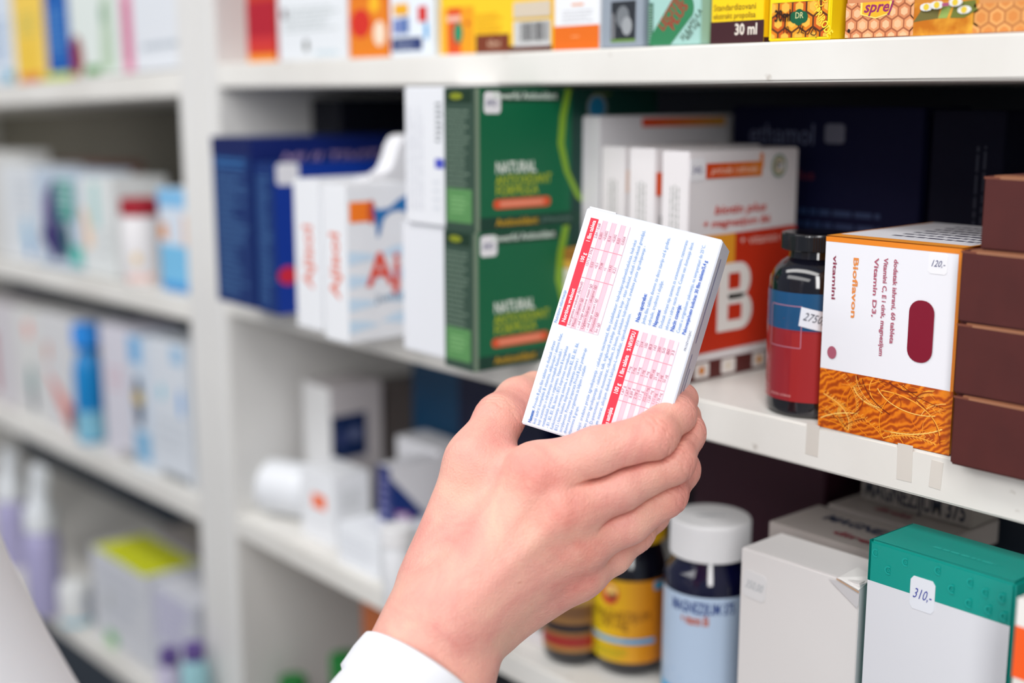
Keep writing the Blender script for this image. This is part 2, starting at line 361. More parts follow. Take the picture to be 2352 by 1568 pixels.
top(1492, 1609, 1640, (166, 208, 200), 'pale mint box with green capsule drawing and red slanted letters, top shelf', d_)
def d_(b):
    f = b.F('F'); f.rect(0, 0, 1, .53, (64, 30, 36)); f.text('30 ml', .46, .2, .0055, (236, 226, 214), w=.0145, bold=True)
    f.text('Standardizovani', .05, .80, .0032, (120, 84, 30), w=.0275); f.text('ekstrakt propolisa', .05, .60, .003, (120, 84, 30), w=.0275); 
    b.F('R').rect(0, .1, 1, 1, (250, 205, 20)); b.F('R').rect(0, .0, 1, .12, (64, 30, 36))
top(1638, 1755, 1774, (250, 212, 20), 'yellow box with dark brown 30 ml foot band, top shelf', d_)
def d_(b):
    f = b.F('F'); f.hexes(.05, .08, .95, 1, .0048, [(226, 130, 24), (204, 92, 20), (238, 160, 40)], (92, 48, 24), (246, 186, 70))
    for cu, cv in ((.5, .66), (.43, .60), (.57, .60), (.5, .54)): f.ell(cu, cv, .0028, (16, 92, 60))
    f.line([(.5, .6), (.52, .42)], .0008, (16, 92, 60)); f.text('DR', .44, .57, .003, (220, 220, 160), w=.005)
    f.text('30ml', .1, .52, .0055, (40, 24, 16), w=.0098, bold=True)
    f.text('ECO', .8, .72, .004, (250, 220, 60), w=.008, rot=40); f.text('PRIRODE', .74, .72, .004, (250, 220, 60), w=.015, rot=-55, bold=True)
    f.text('10,', .24, .2, .0035, (40, 24, 16), w=.005); f.text('JL', .5, .24, .0035, (40, 30, 20), rot=-20, w=.004); f.text('JD.', .66, .2, .0035, (40, 30, 20), rot=-30, w=.006)
    r = b.F('R'); r.rect(.3, .4, .95, 1, (240, 240, 236)); r.barcode(.55, .45, .9, 1); r.text('8 60', .35, .34, .004, (40, 30, 20), w=.01); r.words(.3, .1, .9, .3, 3, (220, 130, 60), 4, .5)
top(1773, 1908, 1952, (250, 222, 20), 'bright yellow box printed with orange honeycomb and a green clover, top shelf', d_)
def d_(b):
    f = b.F('F'); f.hexes(.0, .02, 1, 1, .0036, [(226, 150, 100), (216, 138, 92), (234, 166, 116)], (170, 96, 62), (240, 190, 146))
    f.poly([(.22, 1), (.22, .66), (.45, .53), (.68, .66), (.68, 1)], (250, 226, 120)); f.poly([(.25, 1), (.25, .68), (.45, .565), (.65, .68), (.65, 1)], (240, 180, 40)); f.text('sprej', .27, .72, .005, (150, 40, 100), w=.016, slant=.3, bold=True); f.ell(.06, .22, .0008, (40, 30, 30))
top(1953, 2098, 2104, (214, 140, 96), 'peach honeycomb box with a yellow hexagon reading sprej, top shelf', d_)
def d_(b):
    f = b.F('F'); f.rect(0, 0, 1, 1, M_DAISY); rnd = random.Random(2)
    f.poly([(.05, .42), (.2, .9), (.45, .95), (.42, .5), (.2, .46)], (112, 104, 52)); f.poly([(.42, .5), (.5, .95), (.62, .9), (.55, .5)], (150, 176, 90)); f.poly([(.6, .5), (.66, .95), (.95, 1), (.98, .7), (.8, .48)], (112, 120, 48))
    for cu, cv in ((.8, .72), (.25, .86), (.68, .95), (.42, .9)):
        for q in range(9):
            a = q * .7; f.ell(cu + .055 * math.cos(a), cv + .04 * math.sin(a), .0015, (228, 228, 226), .0012)
        f.ell(cu, cv, .0014, (230, 200, 60))
    f.rect(.5, .85, .6, .95, (170, 80, 120))
top(2104, 2246, 2251, (206, 130, 40), 'orange box printed with meadow daisies, top shelf', d_)
def d_(b):
    f = b.F('F'); f.hexes(0, 0.02, 1, 1, .0042, [(236, 170, 100), (226, 158, 88)], (190, 120, 66), (220, 140, 70))
top(2252, 2420, None, (216, 150, 90), 'orange-tan honeycomb box cut by the right edge, top shelf', d_, d=.06)

# ---------------------------------------------------------------- middle shelf, right bay
nav = (12, 42, 100)
def d_(b):
    f = b.F('F'); f.words(.1, .05, .9, .8, 22, (70, 112, 160), 8, .4, jit=.5); f.rect(0, .9, 1, 1, (10, 26, 84)); f.words(.1, .82, .9, .88, 2, (60, 120, 180), 3, .5)
    r = b.F('R'); r.rect(0, 0, 1, 1, (14, 34, 104)); r.text('MULTIVITAMIN', .12, .84, .009, (190, 160, 200), w=b.d * .72, slant=.3)
carton('medicine_box', ZM, 588, 494, 806, 318, nav, 'taller navy box with pale print on its spine, leftmost on the middle shelf', yb=710, dec=d_, rough=.35, d=.20)
def d_(b):
    f = b.F('F'); f.words(.12, .05, .85, .92, 24, (66, 108, 156), 4, .4, jit=.5); r = b.F('R'); r.rect(0, 0, 1, 1, (6, 52, 148)); r.ell(.09, .26, .0085, (206, 36, 60), .0068)
o = carton('medicine_box', ZM, 640, 590, 900, 376, (10, 44, 106), 'lower navy box with bright blue face, white sticker and red dot', yb=724, dec=d_, rough=.35)
sticker(o, 'R', .11, .93, .019, sy=.016)
def aji(b, front):
    f = b.F('F'); f.text('Ajisol', .68, .28, .0115, (226, 120, 96), w=b.h * .42, rot=90, bold=True)
    if front:
        r = b.F('R'); a = (200, 222, 240)
        for j, v in enumerate((.10, .24, .39, .54)):
            r.poly([(.02, v - .04), (.02, v + .05), (.3, v + .03), (.5, v)], a); r.poly([(.98, v - .02), (.98, v + .08), (.7, v + .06), (.5, v + .02)], a)
        r.rect(.05, .77, .36, .9, (246, 124, 24)); r.ell(.38, .83, .003, (200, 70, 50), .008)
        r.poly([(.40, .86), (.5, .84), (.66, .85), (.8, .9), (1, .94), (1, .80), (.8, .83), (.66, .82), (.56, .78), (.5, .68), (.46, .66), (.44, .76)], (26, 110, 176))
        r.text('Aj', .30, .36, .022, (224, 70, 44), w=b.d * .5, bold=True); r.text('junior', .42, .25, .006, (60, 110, 140), w=b.d * .56)
carton('medicine_box', ZM, 741, 678, 900, 416, W_, 'white box with an upright red word, farther of the two alike beside the navy boxes', yb=762, d=.085, dec=lambda b: aji(b, False))
carton('medicine_box', ZM, 801, 743, 946, 428, W_, 'white box with red letters Aj, orange square and blue swoosh on its face', yb=790, dec=lambda b: aji(b, True))
# white display holder with a swept shoulder behind the Aj boxes
mb = MB(); x0 = -.7525; t = .0175; prof = [(.02, .0), (.11, .0)]
top_ = [onX(px_, py_, x0 + t) for px_, py_ in ((938, 311), (926, 317), (915, 338), (908, 366), (897, 390), (880, 402), (850, 408))]
prof = [(top_[-1][1], 0), (.11, 0), (.11, top_[0][2] - ZM)] + [(p[1], p[2] - ZM) for p in top_]
vs = [(0, y, z) for y, z in prof] + [(t, y, z) for y, z in prof]; n = len(prof)
mb.add(vs, [list(range(n))[::-1], [n + i for i in range(n)]] + [(i, (i + 1) % n, (i + 1) % n + n, i + n) for i in range(n)], mat((226, 226, 230)))
tag(mb.build('display_holder', None, (x0, 0, ZM + .0003)), 'white card holder with a swept-up shoulder behind the Aj box', 'box')
def d_(b):
    f = b.F('F'); f.words(.06, .1, .5, .9, 5, (200, 203, 212), 4, .25, rot=True); f.rect(.78, .42, 1, .49, (70, 80, 190)); f.words(.8, .6, .98, .9, 8, (90, 100, 104), 9, .4, jit=.4); f.words(.72, .1, .9, .35, 4, (214, 218, 226), 9, .3)
ylo = carton('medicine_box', ZM, 1022, 925, 1150, 510, (226, 228, 234), 'white box under another white box, left of the green boxes', yb=822, Y=-.040, d=.16, h=.082)
carton('medicine_box', ZM + .0826, 1021, 930, 1150, 196, (230, 232, 237), 'white box with a small blue dash, stacked on another left of the green boxes', yb=822, Y=-.042, d=.16, h=.0832, dec=d_)
def green(b, topc):
    f = b.F('F'); f.rect(0, 0, 1, 1, (52, 74, 62)); f.words(.08, .28, .85, .86, 16, (120, 140, 124), 3, .35); f.rect(.06, .06, .9, .3, (88, 140, 84)); f.words(.2, .12, .75, .25, 4, (130, 180, 120), 5, .4); f.rect(.05, .9, .9, .99, (24, 50, 34)); f.ell(.4, .945, .006, (130, 140, 30), .002)
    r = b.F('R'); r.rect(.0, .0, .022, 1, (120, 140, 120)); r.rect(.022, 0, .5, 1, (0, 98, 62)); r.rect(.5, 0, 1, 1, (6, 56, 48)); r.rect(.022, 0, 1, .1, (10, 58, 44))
    r.poly([(.5, 1), (.47, .8), (.46, .6), (.49, .4), (.56, .2), (.64, .1), (.62, .1), (.53, .2), (.46, .4), (.425, .6), (.435, .8), (.465, 1)], (128, 168, 44))
    r.rect(.04, .905, .44, .985, (16, 54, 40)); r.text('Powerful Antioxidant', .09, .925, .0042, (204, 220, 208), w=b.d * .33, bold=True)
    r.text('NATURAL', .10, .41, .0066, (226, 234, 224), w=b.d * .21, bold=True); r.text('ANTIOXIDANT', .10, .325, .0058, (196, 204, 30), w=b.d * .29); r.text('FORMULA', .10, .25, .0058, (196, 204, 30), w=b.d * .22)
    r.rrect(.088, .155, .385, .225, .0028, (220, 84, 44)); r.rrect(.12, .17, .35, .21, .0014, (234, 140, 110)); r.text('Antioxidant', .10, .035, .0045, (190, 150, 30), w=b.d * .22, bold=True); r.text('& Fitonutrients', .34, .04, .003, (120, 150, 140), w=b.d * .16)
    if topc:
        r.ell(.64, .86, .0088, (120, 130, 130), .0088); r.ell(.64, .86, .0066, (16, 110, 150), .0066); r.rect(.62, .955, .72, .965, (120, 130, 40))
    else: r.ell(.72, .86, .007, (16, 110, 150), .007)
h1 = .0833
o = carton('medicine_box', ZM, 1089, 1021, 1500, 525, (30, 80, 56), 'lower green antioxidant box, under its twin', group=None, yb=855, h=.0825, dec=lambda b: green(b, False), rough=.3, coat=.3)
sticker(o, 'R', .075, .9, .0125, '840,-')
gl = o.location; w0 = o_dims[o.name]
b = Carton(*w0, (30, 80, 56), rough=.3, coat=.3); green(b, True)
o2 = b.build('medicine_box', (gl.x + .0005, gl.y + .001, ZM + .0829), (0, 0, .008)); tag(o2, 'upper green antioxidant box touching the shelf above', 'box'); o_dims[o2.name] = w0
sticker(o2, 'R', .085, .9, .0125, '840,-')
# cream and brown framed small box in front of the green face
def d_(b):
    for k in 'FR':
        f = b.F(k); f.rect(0, 0, 1, 1, (222, 170, 74)); f.rect(.12, .08, .88, .82, (236, 230, 214)); f.rect(0, .9, 1, 1, (160, 108, 50)); f.rect(.2, .3, .8, .6, (200, 196, 180))
carton('medicine_box', ZM, 1330, 1258, 1350, 575, (200, 150, 70), 'small cream box with yellow-brown frame, between the green boxes and the held carton', yb=800, Y=.02, d=.03, dec=d_)
# tall white box with orange stripe
def d_(b):
    r = b.F('R'); n = 12
    for i in range(n): r.rect(.28 + .68 * i / n * .88, .955, .28 + .68 * (i + 1) / n * .88, .992, (int(222 + 20 * i / n), int(70 + 110 * i / n), int(30 + 20 * i / n)))
    r.ring(.37, .84, .0035, .0048, (150, 158, 158)); r.ring(.37, .84, .0012, .0022, (150, 158, 158)); r.text('vita', .52, .82, .005, (70, 70, 76), w=.016, bold=True); r.words(.4, .835, .52, .85, 1, (150, 150, 156), 3, .6); r.rect(.82, .83, .93, .86, (200, 190, 192))
    b.F('F').words(.3, .3, .55, .42, 2, (150, 170, 174), 3, .5, rot=True)
carton('medicine_box', ZM, 1374, 1324, 1690, 268, (228, 226, 230), 'tall white box with an orange-yellow stripe along its top, behind the B boxes', yb=820, Y=.035, dec=d_)
def bigB(f, u, v, w, h, c):
    """fat capital B built of a stem, bars and two bowls"""
    st = w * .30; tb = h * .15; f.k += 1; off = .00008 + .00004 * f.k; x0 = u * f.W; y0 = v * f.H; m = mat(c); n = 14
    def strip(o, i): vs = []; [vs.extend((f.P(x0 + a[0], y0 + a[1], off), f.P(x0 + b_[0], y0 + b_[1], off))) for a, b_ in zip(o, i)]; f.mb.add(vs, [(2 * q, 2 * q + 2, 2 * q + 3, 2 * q + 1) for q in range(len(o) - 1)], m)
    strip([(0, 0), (0, h)], [(st, 0), (st, h)])
    for ya, yb, ww in ((0, h * .54, w), (h * .46, h, w * .93)):
        R = (yb - ya) / 2; yc = (ya + yb) / 2; cx = ww - R * .95; Ri = R - tb
        o = [(st, ya)] + [(cx + R * .95 * math.cos(a), yc + R * math.sin(a)) for a in np.linspace(-math.pi / 2, math.pi / 2, n)] + [(st, yb)]
        i = [(st, ya + tb)] + [(cx + max(R * .95 - st, .0005) * math.cos(a), yc + Ri * math.sin(a)) for a in np.linspace(-math.pi / 2, math.pi / 2, n)] + [(st, yb - tb)]
        strip(o, i)
def bbox(b, full):
    f = b.F('F'); f.words(.3, .58, .7, .86, 3, (140, 146, 140), 7, .35, rot=True, jit=.1); f.words(.3, .1, .6, .5, 3, (190, 192, 190), 8, .25, rot=True)
    r = b.F('R'); cr = (198, 50, 24)
    r.rect(.0, .0, 1, .085, (88, 36, 34))
    for j, cc in ((.09, (214, 130, 40)), (.33, (226, 214, 196)), (.62, (226, 160, 60))):
        r.rrect(j, .01, j + .13, .078, .0015, (232, 226, 222)); r.ell(j + .065, .044, .0025, cc)
    r.poly([(.0, .12), (.0, .60), (.05, .635), (.95, .65), (1, .645), (1, .3), (.96, .21), (.88, .15), (.75, .125)], cr)
    r.rect(.10, .50, .42, .64, (236, 158, 44)); r.rect(.0, .44, .36, .50, (236, 158, 44)); 
    bigB(r, .275, .205, .031, .0395, (240, 236, 232)); r.text('+ vitamin C', .46, .585, .0052, (240, 210, 200), w=b.d * .46)
    r.text('+ magnezijum B6', .12, .675, .0042, (206, 70, 56), w=b.d * .62, bold=True, slant=.2); r.text('biotin plus', .22, .73, .0048, (206, 70, 56), w=b.d * .48, bold=True, slant=.2)
    n = 8
    for i in range(n): r.rect(.14 + .5 * i / n, .885, .14 + .5 * (i + 1) / n, .95, (int(212 + 14 * i / n), int(72 + 60 * i / n), 26))
    r.text('priroda i zdravlje', .18, .905, .0040, (246, 220, 200), w=b.d * .42, slant=.3); r.rect(.62, .92, .65, .985, (226, 130, 50))
    r.ring(.80, .925, .0052, .0068, (110, 140, 120)); r.ring(.80, .925, .0030, .0046, (190, 170, 120), 30, 330); r.ring(.795, .925, .0008, .0022, (90, 110, 110), 0, 250); r.ring(.80, .925, .0046, .0052, (225, 225, 215))
BW = (230, 226, 228)
for (a, m, Yb, lab) in ((1378, 1432, .027, 'white vitamin B box, farthest back of the three in a row'), (1440, 1500, .022, 'middle one of the three white vitamin B boxes, showing a black letter edge')):
    def d_(b, m=m):
        bbox(b, False); r = b.F('R')
        r.rect(0, .80, .5, .9, (222, 84, 36) if m > 1450 else (236, 206, 190)); 
        if m > 1450: r.text('E', .03, .62, .012, (40, 36, 30), w=.009, bold=True)
    carton('medicine_box', ZM, m, a, 1700, 345, BW, lab, yb=860, Y=Yb, d=.094, dec=d_, h=.131)
o = carton('medicine_box', ZM, 1570, 1514, 1822, 350, BW, 'white and red box with a big letter B, nearest of its row', yb=882, dec=lambda b: bbox(b, True), d=None)
sticker(o, 'R', .072, .925, .0125, '540,-')
# dark navy cartons at the back
def d_(b):
    f = b.F('F'); f.text('ethamol', .10, .855, .013, (84, 90, 116), w=b.w * .36, bold=False); f.text('plus', .34, .72, .006, (96, 30, 40), w=b.w * .13); f.words(.28, .52, .85, .62, 2, (30, 50, 84), 4, .4); f.words(.3, .2, .95, .4, 3, (30, 54, 80), 6, .35)
o = carton('medicine_box', ZM, 2115, 1672, 2200, 248, (5, 8, 40), 'large dark navy carton with faint grey word, standing at the back behind the bottle', yb=600, Y=.13, d=.05, dec=d_, rough=.7, spec=.15)
sticker(o, 'F', .57, .90, .014, c=(90, 92, 108), sy=.0115)
def d_(b): b.F('F').words(.6, .5, .8, .9, 2, (40, 44, 60), 4, .3, rot=True)
carton('medicine_box', ZM, 2302, 2119, 2330, 255, (6, 8, 28), 'dark navy carton at the back, half hidden by the brown boxes', yb=600, Y=.13, d=.05, dec=d_, rough=.7, spec=.15)
b = Carton(.047, .12, .158, (8, 12, 30), rough=.6); b.F('F').words(.2, .4, .8, .6, 2, (24, 30, 50), 3, .3); tag(b.build('medicine_box', (-.9585, .088, ZM + .0003)), 'tall black carton added to darken the back left corner, above the navy boxes', 'box')  # carton added to keep this corner as dark as deep shade
# orange and white box
def d_(b):
    f = b.F('F'); f.rect(0, 0, 1, .315, M_WHEAT); rnd = random.Random(11)
    for q in range(95):
        cu, cvv = rnd.uniform(-.2, 1.2), rnd.uniform(-.25, .5); R_ = rnd.uniform(.12, .6); a0 = rnd.uniform(0, 6.3); seg = []
        cc = rnd.choice([(250, 170, 60), (244, 150, 30), (255, 206, 110), (230, 120, 14), (150, 56, 8), (120, 40, 8), (170, 70, 10), (236, 134, 20)]); ww = rnd.uniform(.0002, .0006)
        for t in range(22):
            a = a0 + t * .075; p = (cu + R_ * math.cos(a), cvv + R_ * .45 * math.sin(a))
            if .005 < p[0] < .972 and .008 < p[1] < .309: seg.append(p)
            elif len(seg) > 2: break
            else: seg = []
        if len(seg) > 3:
            f.k = 1 + q % 5; f.line(seg, ww, cc)
            if q % 4 == 0:
                for j in range(1, len(seg) - 1, 1):
                    for sg in (-1, 1):
                        e = (seg[j][0] + .022, seg[j][1] + sg * .014)
                        if e[0] < .97 and .008 < e[1] < .309: f.k = 2; f.line([seg[j], e], .00025, (248, 176, 70))
    f.k = 1; f.rect(.0, .315, .978, .975, (234, 234, 240)); f.rect(.978, .315, 1, 1, (236, 138, 40)); f.rect(0, .975, 1, 1, (232, 134, 34))
    mg = (150, 60, 80)
    def scrib(u, v0, v1, wd, c, seed):
        f.text({0: 'vitamini', 1: 'Bioflavon', 2: 'Vitamin E,', 3: 'Vitamini D3, C, E i cink', 4: 'proizvod za jacanje'}[seed], u + wd / f.W * .5, v0, wd, c, w=(v1 - v0) * f.H, rot=90, bold=True)
    f.k += 1
    def vert(txt, u, v0, v1, wd, c): f.text(txt, u, v1, wd, c, w=(v1 - v0) * f.H, rot=-90, bold=True)
    vert('vitamini', .065, .68, .905, .0022, (140, 50, 76)); vert('Bioflavon', .225, .60, .91, .0028, (228, 140, 70)); vert('Vitamin D3,', .385, .62, .915, .0022, (176, 96, 116)); vert('Vitamini C, E i cink, magnezijum', .455, .43, .92, .0022, (176, 96, 116)); vert('dodatak ishrani, 60 tableta', .53, .50, .92, .0022, (176, 96, 116))
    f.ell(.09, .405, .0026, (170, 90, 110), .0031); f.rrect(.66, .43, .84, .735, .0058, (126, 10, 40))
    t = b.F('T'); t.rect(0, 0, 1, 1, (236, 150, 50)); t.rect(.02, .1, .98, 1, (224, 224, 230)); t.words(.3, .2, .95, .9, 7, (70, 70, 90), 4, .4, jit=.1)
o = carton('medicine_box', ZM, 2180, 1889, 2300, 572, (236, 150, 50), 'white and orange box with wheat print foot and dark red capsule shape', yb=1046, d=.095, dec=d_, rough=.32, yaw=.02)
sticker(o, 'F', .84, .92, .0095, '120,-', c=(238, 238, 242))
# brown stack
ys = [(1065, 905, 2179, .0), (905, 740, 2192, .003), (740, 570, 2200, .0045), (570, 398, 2214, .009)]
base = onZ(2180, 1066, ZM); hz = .0315; names = ['lowest', 'second from the bottom', 'third from the bottom', 'topmost']
names = ['lowest of the stack of plain brown boxes at the right edge', 'plain brown box second from the bottom of the stack', 'plain brown box third from the bottom, under the topmost one', 'topmost plain brown box of the stack at the right edge']
for i in range(4):
    h = .0315; b = Carton(.105, .14, h, noisy('brown_card_%d' % i, (74, 30, 28), (82, 34, 31), 40, .5), flap=False, bev=.0009)
    f = b.F('F'); f.rect(.0, .962, 1, .992, (118, 66, 50)); f.rect(.07, .968, .42, .99, (168, 118, 88))
    o = b.build('brown_box', (base[0] + .0525 + (0, -.0012, -.0018, .0045)[i], base[1] + (0, .0015, .001, .006)[i], ZM + .0003 + i * (h + .0004)), (0, 0, (.0, .01, -.01, .015)[i]))
    tag(o, names[i], 'box', None)
    mbx = MB(); mbx.box((-.0525 + .004, .0003, h - .001), (-.0525 + .034, .010, h + .0003), mat((150, 98, 70)), .0003); mbx.build('lid_flap', o)
# ---------------------------------------------------------------- bottles
def cyl_face(mb, r, z0, h, a0, a1):     # printable sleeve: u runs left to right as seen from outside
    return Face(mb, lambda u, v, o: ((r + o) * math.cos(a0 + u / r), (r + o) * math.sin(a0 + u / r), z0 + v), (a1 - a0) * r, h, True)
M_GLASS = mat((14, 14, 24), rough=.09, spec=.6, coat=.5)
M_BLUEG = mat((8, 10, 44), rough=.07, spec=.6, coat=.5)
def ribbed(mb, r, z0, z1, m, n=90, rib=.0004, chamf=.0012):
    seg = n * 2; prof = [(r - chamf, z0), (r, z0 + chamf * .5), (r, z1 - chamf), (r - chamf * .3, z1 - chamf * .3), (r - chamf, z1)]; vs = []
    for j, (rr, z) in enumerate(prof):
        for k in range(seg):
            a = 2 * math.pi * k / seg; q = rr - (rib if (k % 2 and j in (1, 2)) else 0); vs.append((q * math.cos(a), q * math.sin(a), z))
    mb.add(vs, [(i * seg + k, i * seg + (k + 1) % seg, (i + 1) * seg + (k + 1) % seg, (i + 1) * seg + k) for i in range(4) for k in range(seg)] + [list(range(seg))[::-1], [4 * seg + k for k in range(seg)]], m, False)
def camang(loc): return math.atan2(CAM[1] - loc[1], CAM[0] - loc[0])
# dark glass bottle with red and blue label
c = onZ(1858, 941, ZM); R = .0232; hB = .0
Pb = np.array((c[0], c[1] + .001, ZM + .0003)); bt = empty('glass_bottle', tuple(Pb)); tag(bt, 'dark glass bottle with a blue and red label and handwritten 2750 sticker', 'bottle')
sc_ = projy_solve(Pb, (0, 0, 1), 532); H = sc_
mb = MB(); mb.lathe([(R * .86, 0), (R * .97, .0015), (R, .004), (R, .066), (R * .985, .070), (R * .9, .0745), (R * .75, .078), (R * .62, .080), (R * .6, .084)], M_GLASS, 64); mb.build('bottle_body', bt)
ribm = mat((16, 17, 22), rough=.16, spec=.6, coat=.4); mb = MB(); ribbed(mb, R * .78, .0838, H, ribm, 90, .0002); mb.add([(R * .5 * math.cos(a), R * .5 * math.sin(a), H + .0002) for a in np.linspace(0, 2 * math.pi, 33)[:-1]], [list(range(32))], ribm); mb.build('screw_cap', bt)
ca = camang(Pb); mb = MB(); f = cyl_face(mb, R + .0002, .0085, .0555, ca - 2.6, ca + 2.6)
f.rect(0, 0, 1, 1, (150, 34, 42), rough=.25, coat=.4); f.rect(0, .66, 1, 1, (24, 78, 122), rough=.25, coat=.4); cu = .5
f.poly([(cu - .2, .66), (cu - .16, .71), (cu - .13, .765), (cu - .09, .73), (cu - .04, .69), (cu + .0, .66)], (150, 34, 42), rough=.25)
f.rect(cu - .09, .0, cu + .06, .64, (160, 42, 44), rough=.25)
lw = .0004
for a in (((cu - .205, .88), (cu - .05, .88)), ((cu - .05, .88), (cu - .05, .50)), ((cu - .05, .50), (cu - .205, .50)), ((cu - .205, .50), (cu - .205, .88))):
    u0, v0 = a[0]; u1, v1 = a[1]
    f.line([(u0 + (u1 - u0) * i / 8, v0 + (v1 - v0) * i / 8) for i in range(9)], lw, (190, 130, 150))
f.words(cu - .24, .1, cu - .21, .4, 3, (200, 120, 120), 3, .3, rot=True); f.text('vitamin science', cu - .19, .04, .0017, (220, 160, 160), w=.013)
lb = mb.build('bottle_label', bt)
mb = MB(); f2 = cyl_face(mb, R + .0007, .044, .0135, ca - .32, ca - .32 + .018 / R)
def tw(u, v): return u, v
pts = [(0, .28), (1.0, 0), (1.08, .72), (.06, 1)]
n = 10; vs = []
for i in range(n + 1):
    t = i / n
    lo = (pts[0][0] + (pts[1][0] - pts[0][0]) * t, pts[0][1] + (pts[1][1] - pts[0][1]) * t); hi = (pts[3][0] + (pts[2][0] - pts[3][0]) * t, pts[3][1] + (pts[2][1] - pts[3][1]) * t)
    vs += [f2.P(lo[0] * f2.W, lo[1] * f2.H, 0), f2.P(hi[0] * f2.W, hi[1] * f2.H, 0)]
mb.add(vs, [(2 * i, 2 * i + 2, 2 * i + 3, 2 * i + 1) for i in range(n)], mat((226, 230, 240), rough=.5), True)
f2.text('2750,00', .1, .52, .0042, (40, 46, 70), w=.0155, rot=-12, slant=.3); mb.build('price_sticker', lb)

def pill_bottle(name, label, z, px, Y, r, capr, zshoulder, zcap0, zcap1, glass, capc, lab, group=None, yb=1350):
    P = onY(px, yb, Y); P = (P[0], Y, z + .0003); zshoulder, zcap0, zcap1 = [projy_solve(np.array(P), (0, 0, 1), q) for q in (zshoulder, zcap0, zcap1)]; root = empty(name, P); tag(root, label, 'bottle', group)
    mb = MB(); mb.lathe([(r * .80, 0), (r * .93, .002), (r, .006), (r, zshoulder + .003), (r * .985, zshoulder + .007), (r * .93, zshoulder + .011), (capr * .86, zcap0 - .002), (capr * .84, zcap0 + .001)], glass, 64); mb.build('bottle_body', root)
    mb = MB(); ribbed(mb, capr, zcap0, zcap1, capc, 110, .00025, .0018); cp = mb.build('screw_cap', root)
    mb = MB(); a = camang(P); f = cyl_face(mb, r + .0002, .010, zshoulder - .010, a - 2.7, a + 2.7); lab(f); mb.build('bottle_label', root)
    LOG.append((name, label[:30], [r], [round(v, 3) for v in P])); return root
def l_blue(f):
    f.rect(0, 0, 1, 1, (182, 202, 226), rough=.3); f.rect(0, 0, 1, .2, (52, 168, 218), rough=.3); f.rect(0, 0, 1, .07, (20, 130, 200), rough=.3); cu = .5
    f.poly([(cu - .2, .0), (cu - .2, .32), (cu - .15, .36), (cu - .11, .30), (cu - .06, .2), (cu + .02, .14), (cu + .1, .0)], (46, 156, 216))
    f.text('MAGNEZIJUM 375', cu - .16, .865, .0068, (32, 62, 130), w=f.W * .27, bold=True); f.text('+ vitamin B6', cu - .115, .77, .0058, (190, 84, 30), w=f.W * .12, bold=True, slant=.2)
    f.ell(cu + .075, .13, .0048, (176, 50, 26)); f.words(cu + .05, .1, cu + .1, .16, 2, (240, 200, 180), 4, .4)
    f.rect(cu + .16, .02, cu + .162, .98, (60, 130, 190)); f.rect(cu + .165, .42, cu + .2, .66, (120, 70, 40)); f.words(cu + .17, .02, cu + .3, .4, 12, (60, 90, 130), 5, .4)
CAPW = mat((226, 226, 228), rough=.5)
blue = pill_bottle('pill_bottle', 'dark blue pill bottle with white ribbed cap and pale blue label, below the hand', ZL, 1628, .035, .0262, .0234, 1335, 1266, 1183, M_BLUEG, CAPW, l_blue)
capz = max(v.co.z for c in blue.children for v in c.data.vertices); mb = MB(); f = Face(mb, lambda u, v, o: (u - .01, v - .005, capz + o), .02, .01); f.line([(.1, .2), (.5, .5), (.9, .75)], .0009, (150, 154, 160)); f.line([(.1, .2), (.5, .33), (.7, .62)], .0007, (160, 164, 170)); mb.build('pen_mark', [c for c in blue.children if c.name.startswith('screw')][0], None, (0, 0, .5))
def l_yel(f):
    cu = .5; n = 14
    for i in range(n): f.rect(cu - .22 + .44 * i / n, 0, cu - .22 + .44 * (i + 1) / n, 1, (int(238 - 30 * i / n), int(206 - 100 * i / n), 28), rough=.3)
    f.rect(0, 0, cu - .22, 1, (240, 206, 30), rough=.3); f.rect(cu + .22, 0, 1, 1, (206, 104, 28), rough=.3)
    f.ell(cu - .11, .83, .0068, (206, 80, 40), .0075); f.ell(cu - .10, .87, .0045, (240, 196, 110), .004); f.ell(cu - .09, .8, .002, (90, 60, 40))
    f.text('MAGNEZIJUM', cu - .2, .52, .0062, (110, 60, 20), w=f.W * .30); f.text('250 mg', cu - .17, .42, .0062, (110, 60, 20), w=f.W * .16)
    f.rect(cu - .24, .24, cu + .13, .30, (110, 180, 220), rough=.3); f.rect(cu - .03, .245, cu + .13, .295, (50, 166, 220), rough=.3); f.rect(cu + .12, .88, cu + .19, .98, (60, 160, 200), rough=.3); f.words(cu - .2, .05, cu, .18, 3, (160, 170, 40), 4, .4)
pill_bottle('pill_bottle', 'dark pill bottle with yellow cap and yellow-orange label, left of the blue bottle', ZL, 1448, .050, .0232, .0222, 1305, 1228, 1150, M_GLASS, mat((228, 176, 24), rough=.4), l_yel)
def l_br(f):
    cu = .5; f.rect(0, 0, 1, 1, (150, 108, 62), rough=.35); f.rect(0, .0, 1, .09, (176, 126, 66), rough=.35); f.rect(0, .09, 1, .28, (160, 48, 42), rough=.35); f.rect(cu - .2, .36, cu + .12, .50, (36, 34, 44), rough=.35); f.rect(0, .62, 1, .82, (120, 84, 54), rough=.35); f.rect(0, .86, 1, 1, (196, 160, 90), rough=.35); f.ell(cu + .02, .95, .006, (130, 110, 80), .003)
Pj = onZ(1308, 1512, ZL); jar = pill_bottle('pill_bottle', 'small brown pill bottle with tan label and red band, behind the wrist', ZL, 1316, .030, .0195, .0170, 1345, 1300, 1240, M_GLASS, mat((40, 34, 34), rough=.4), l_br)

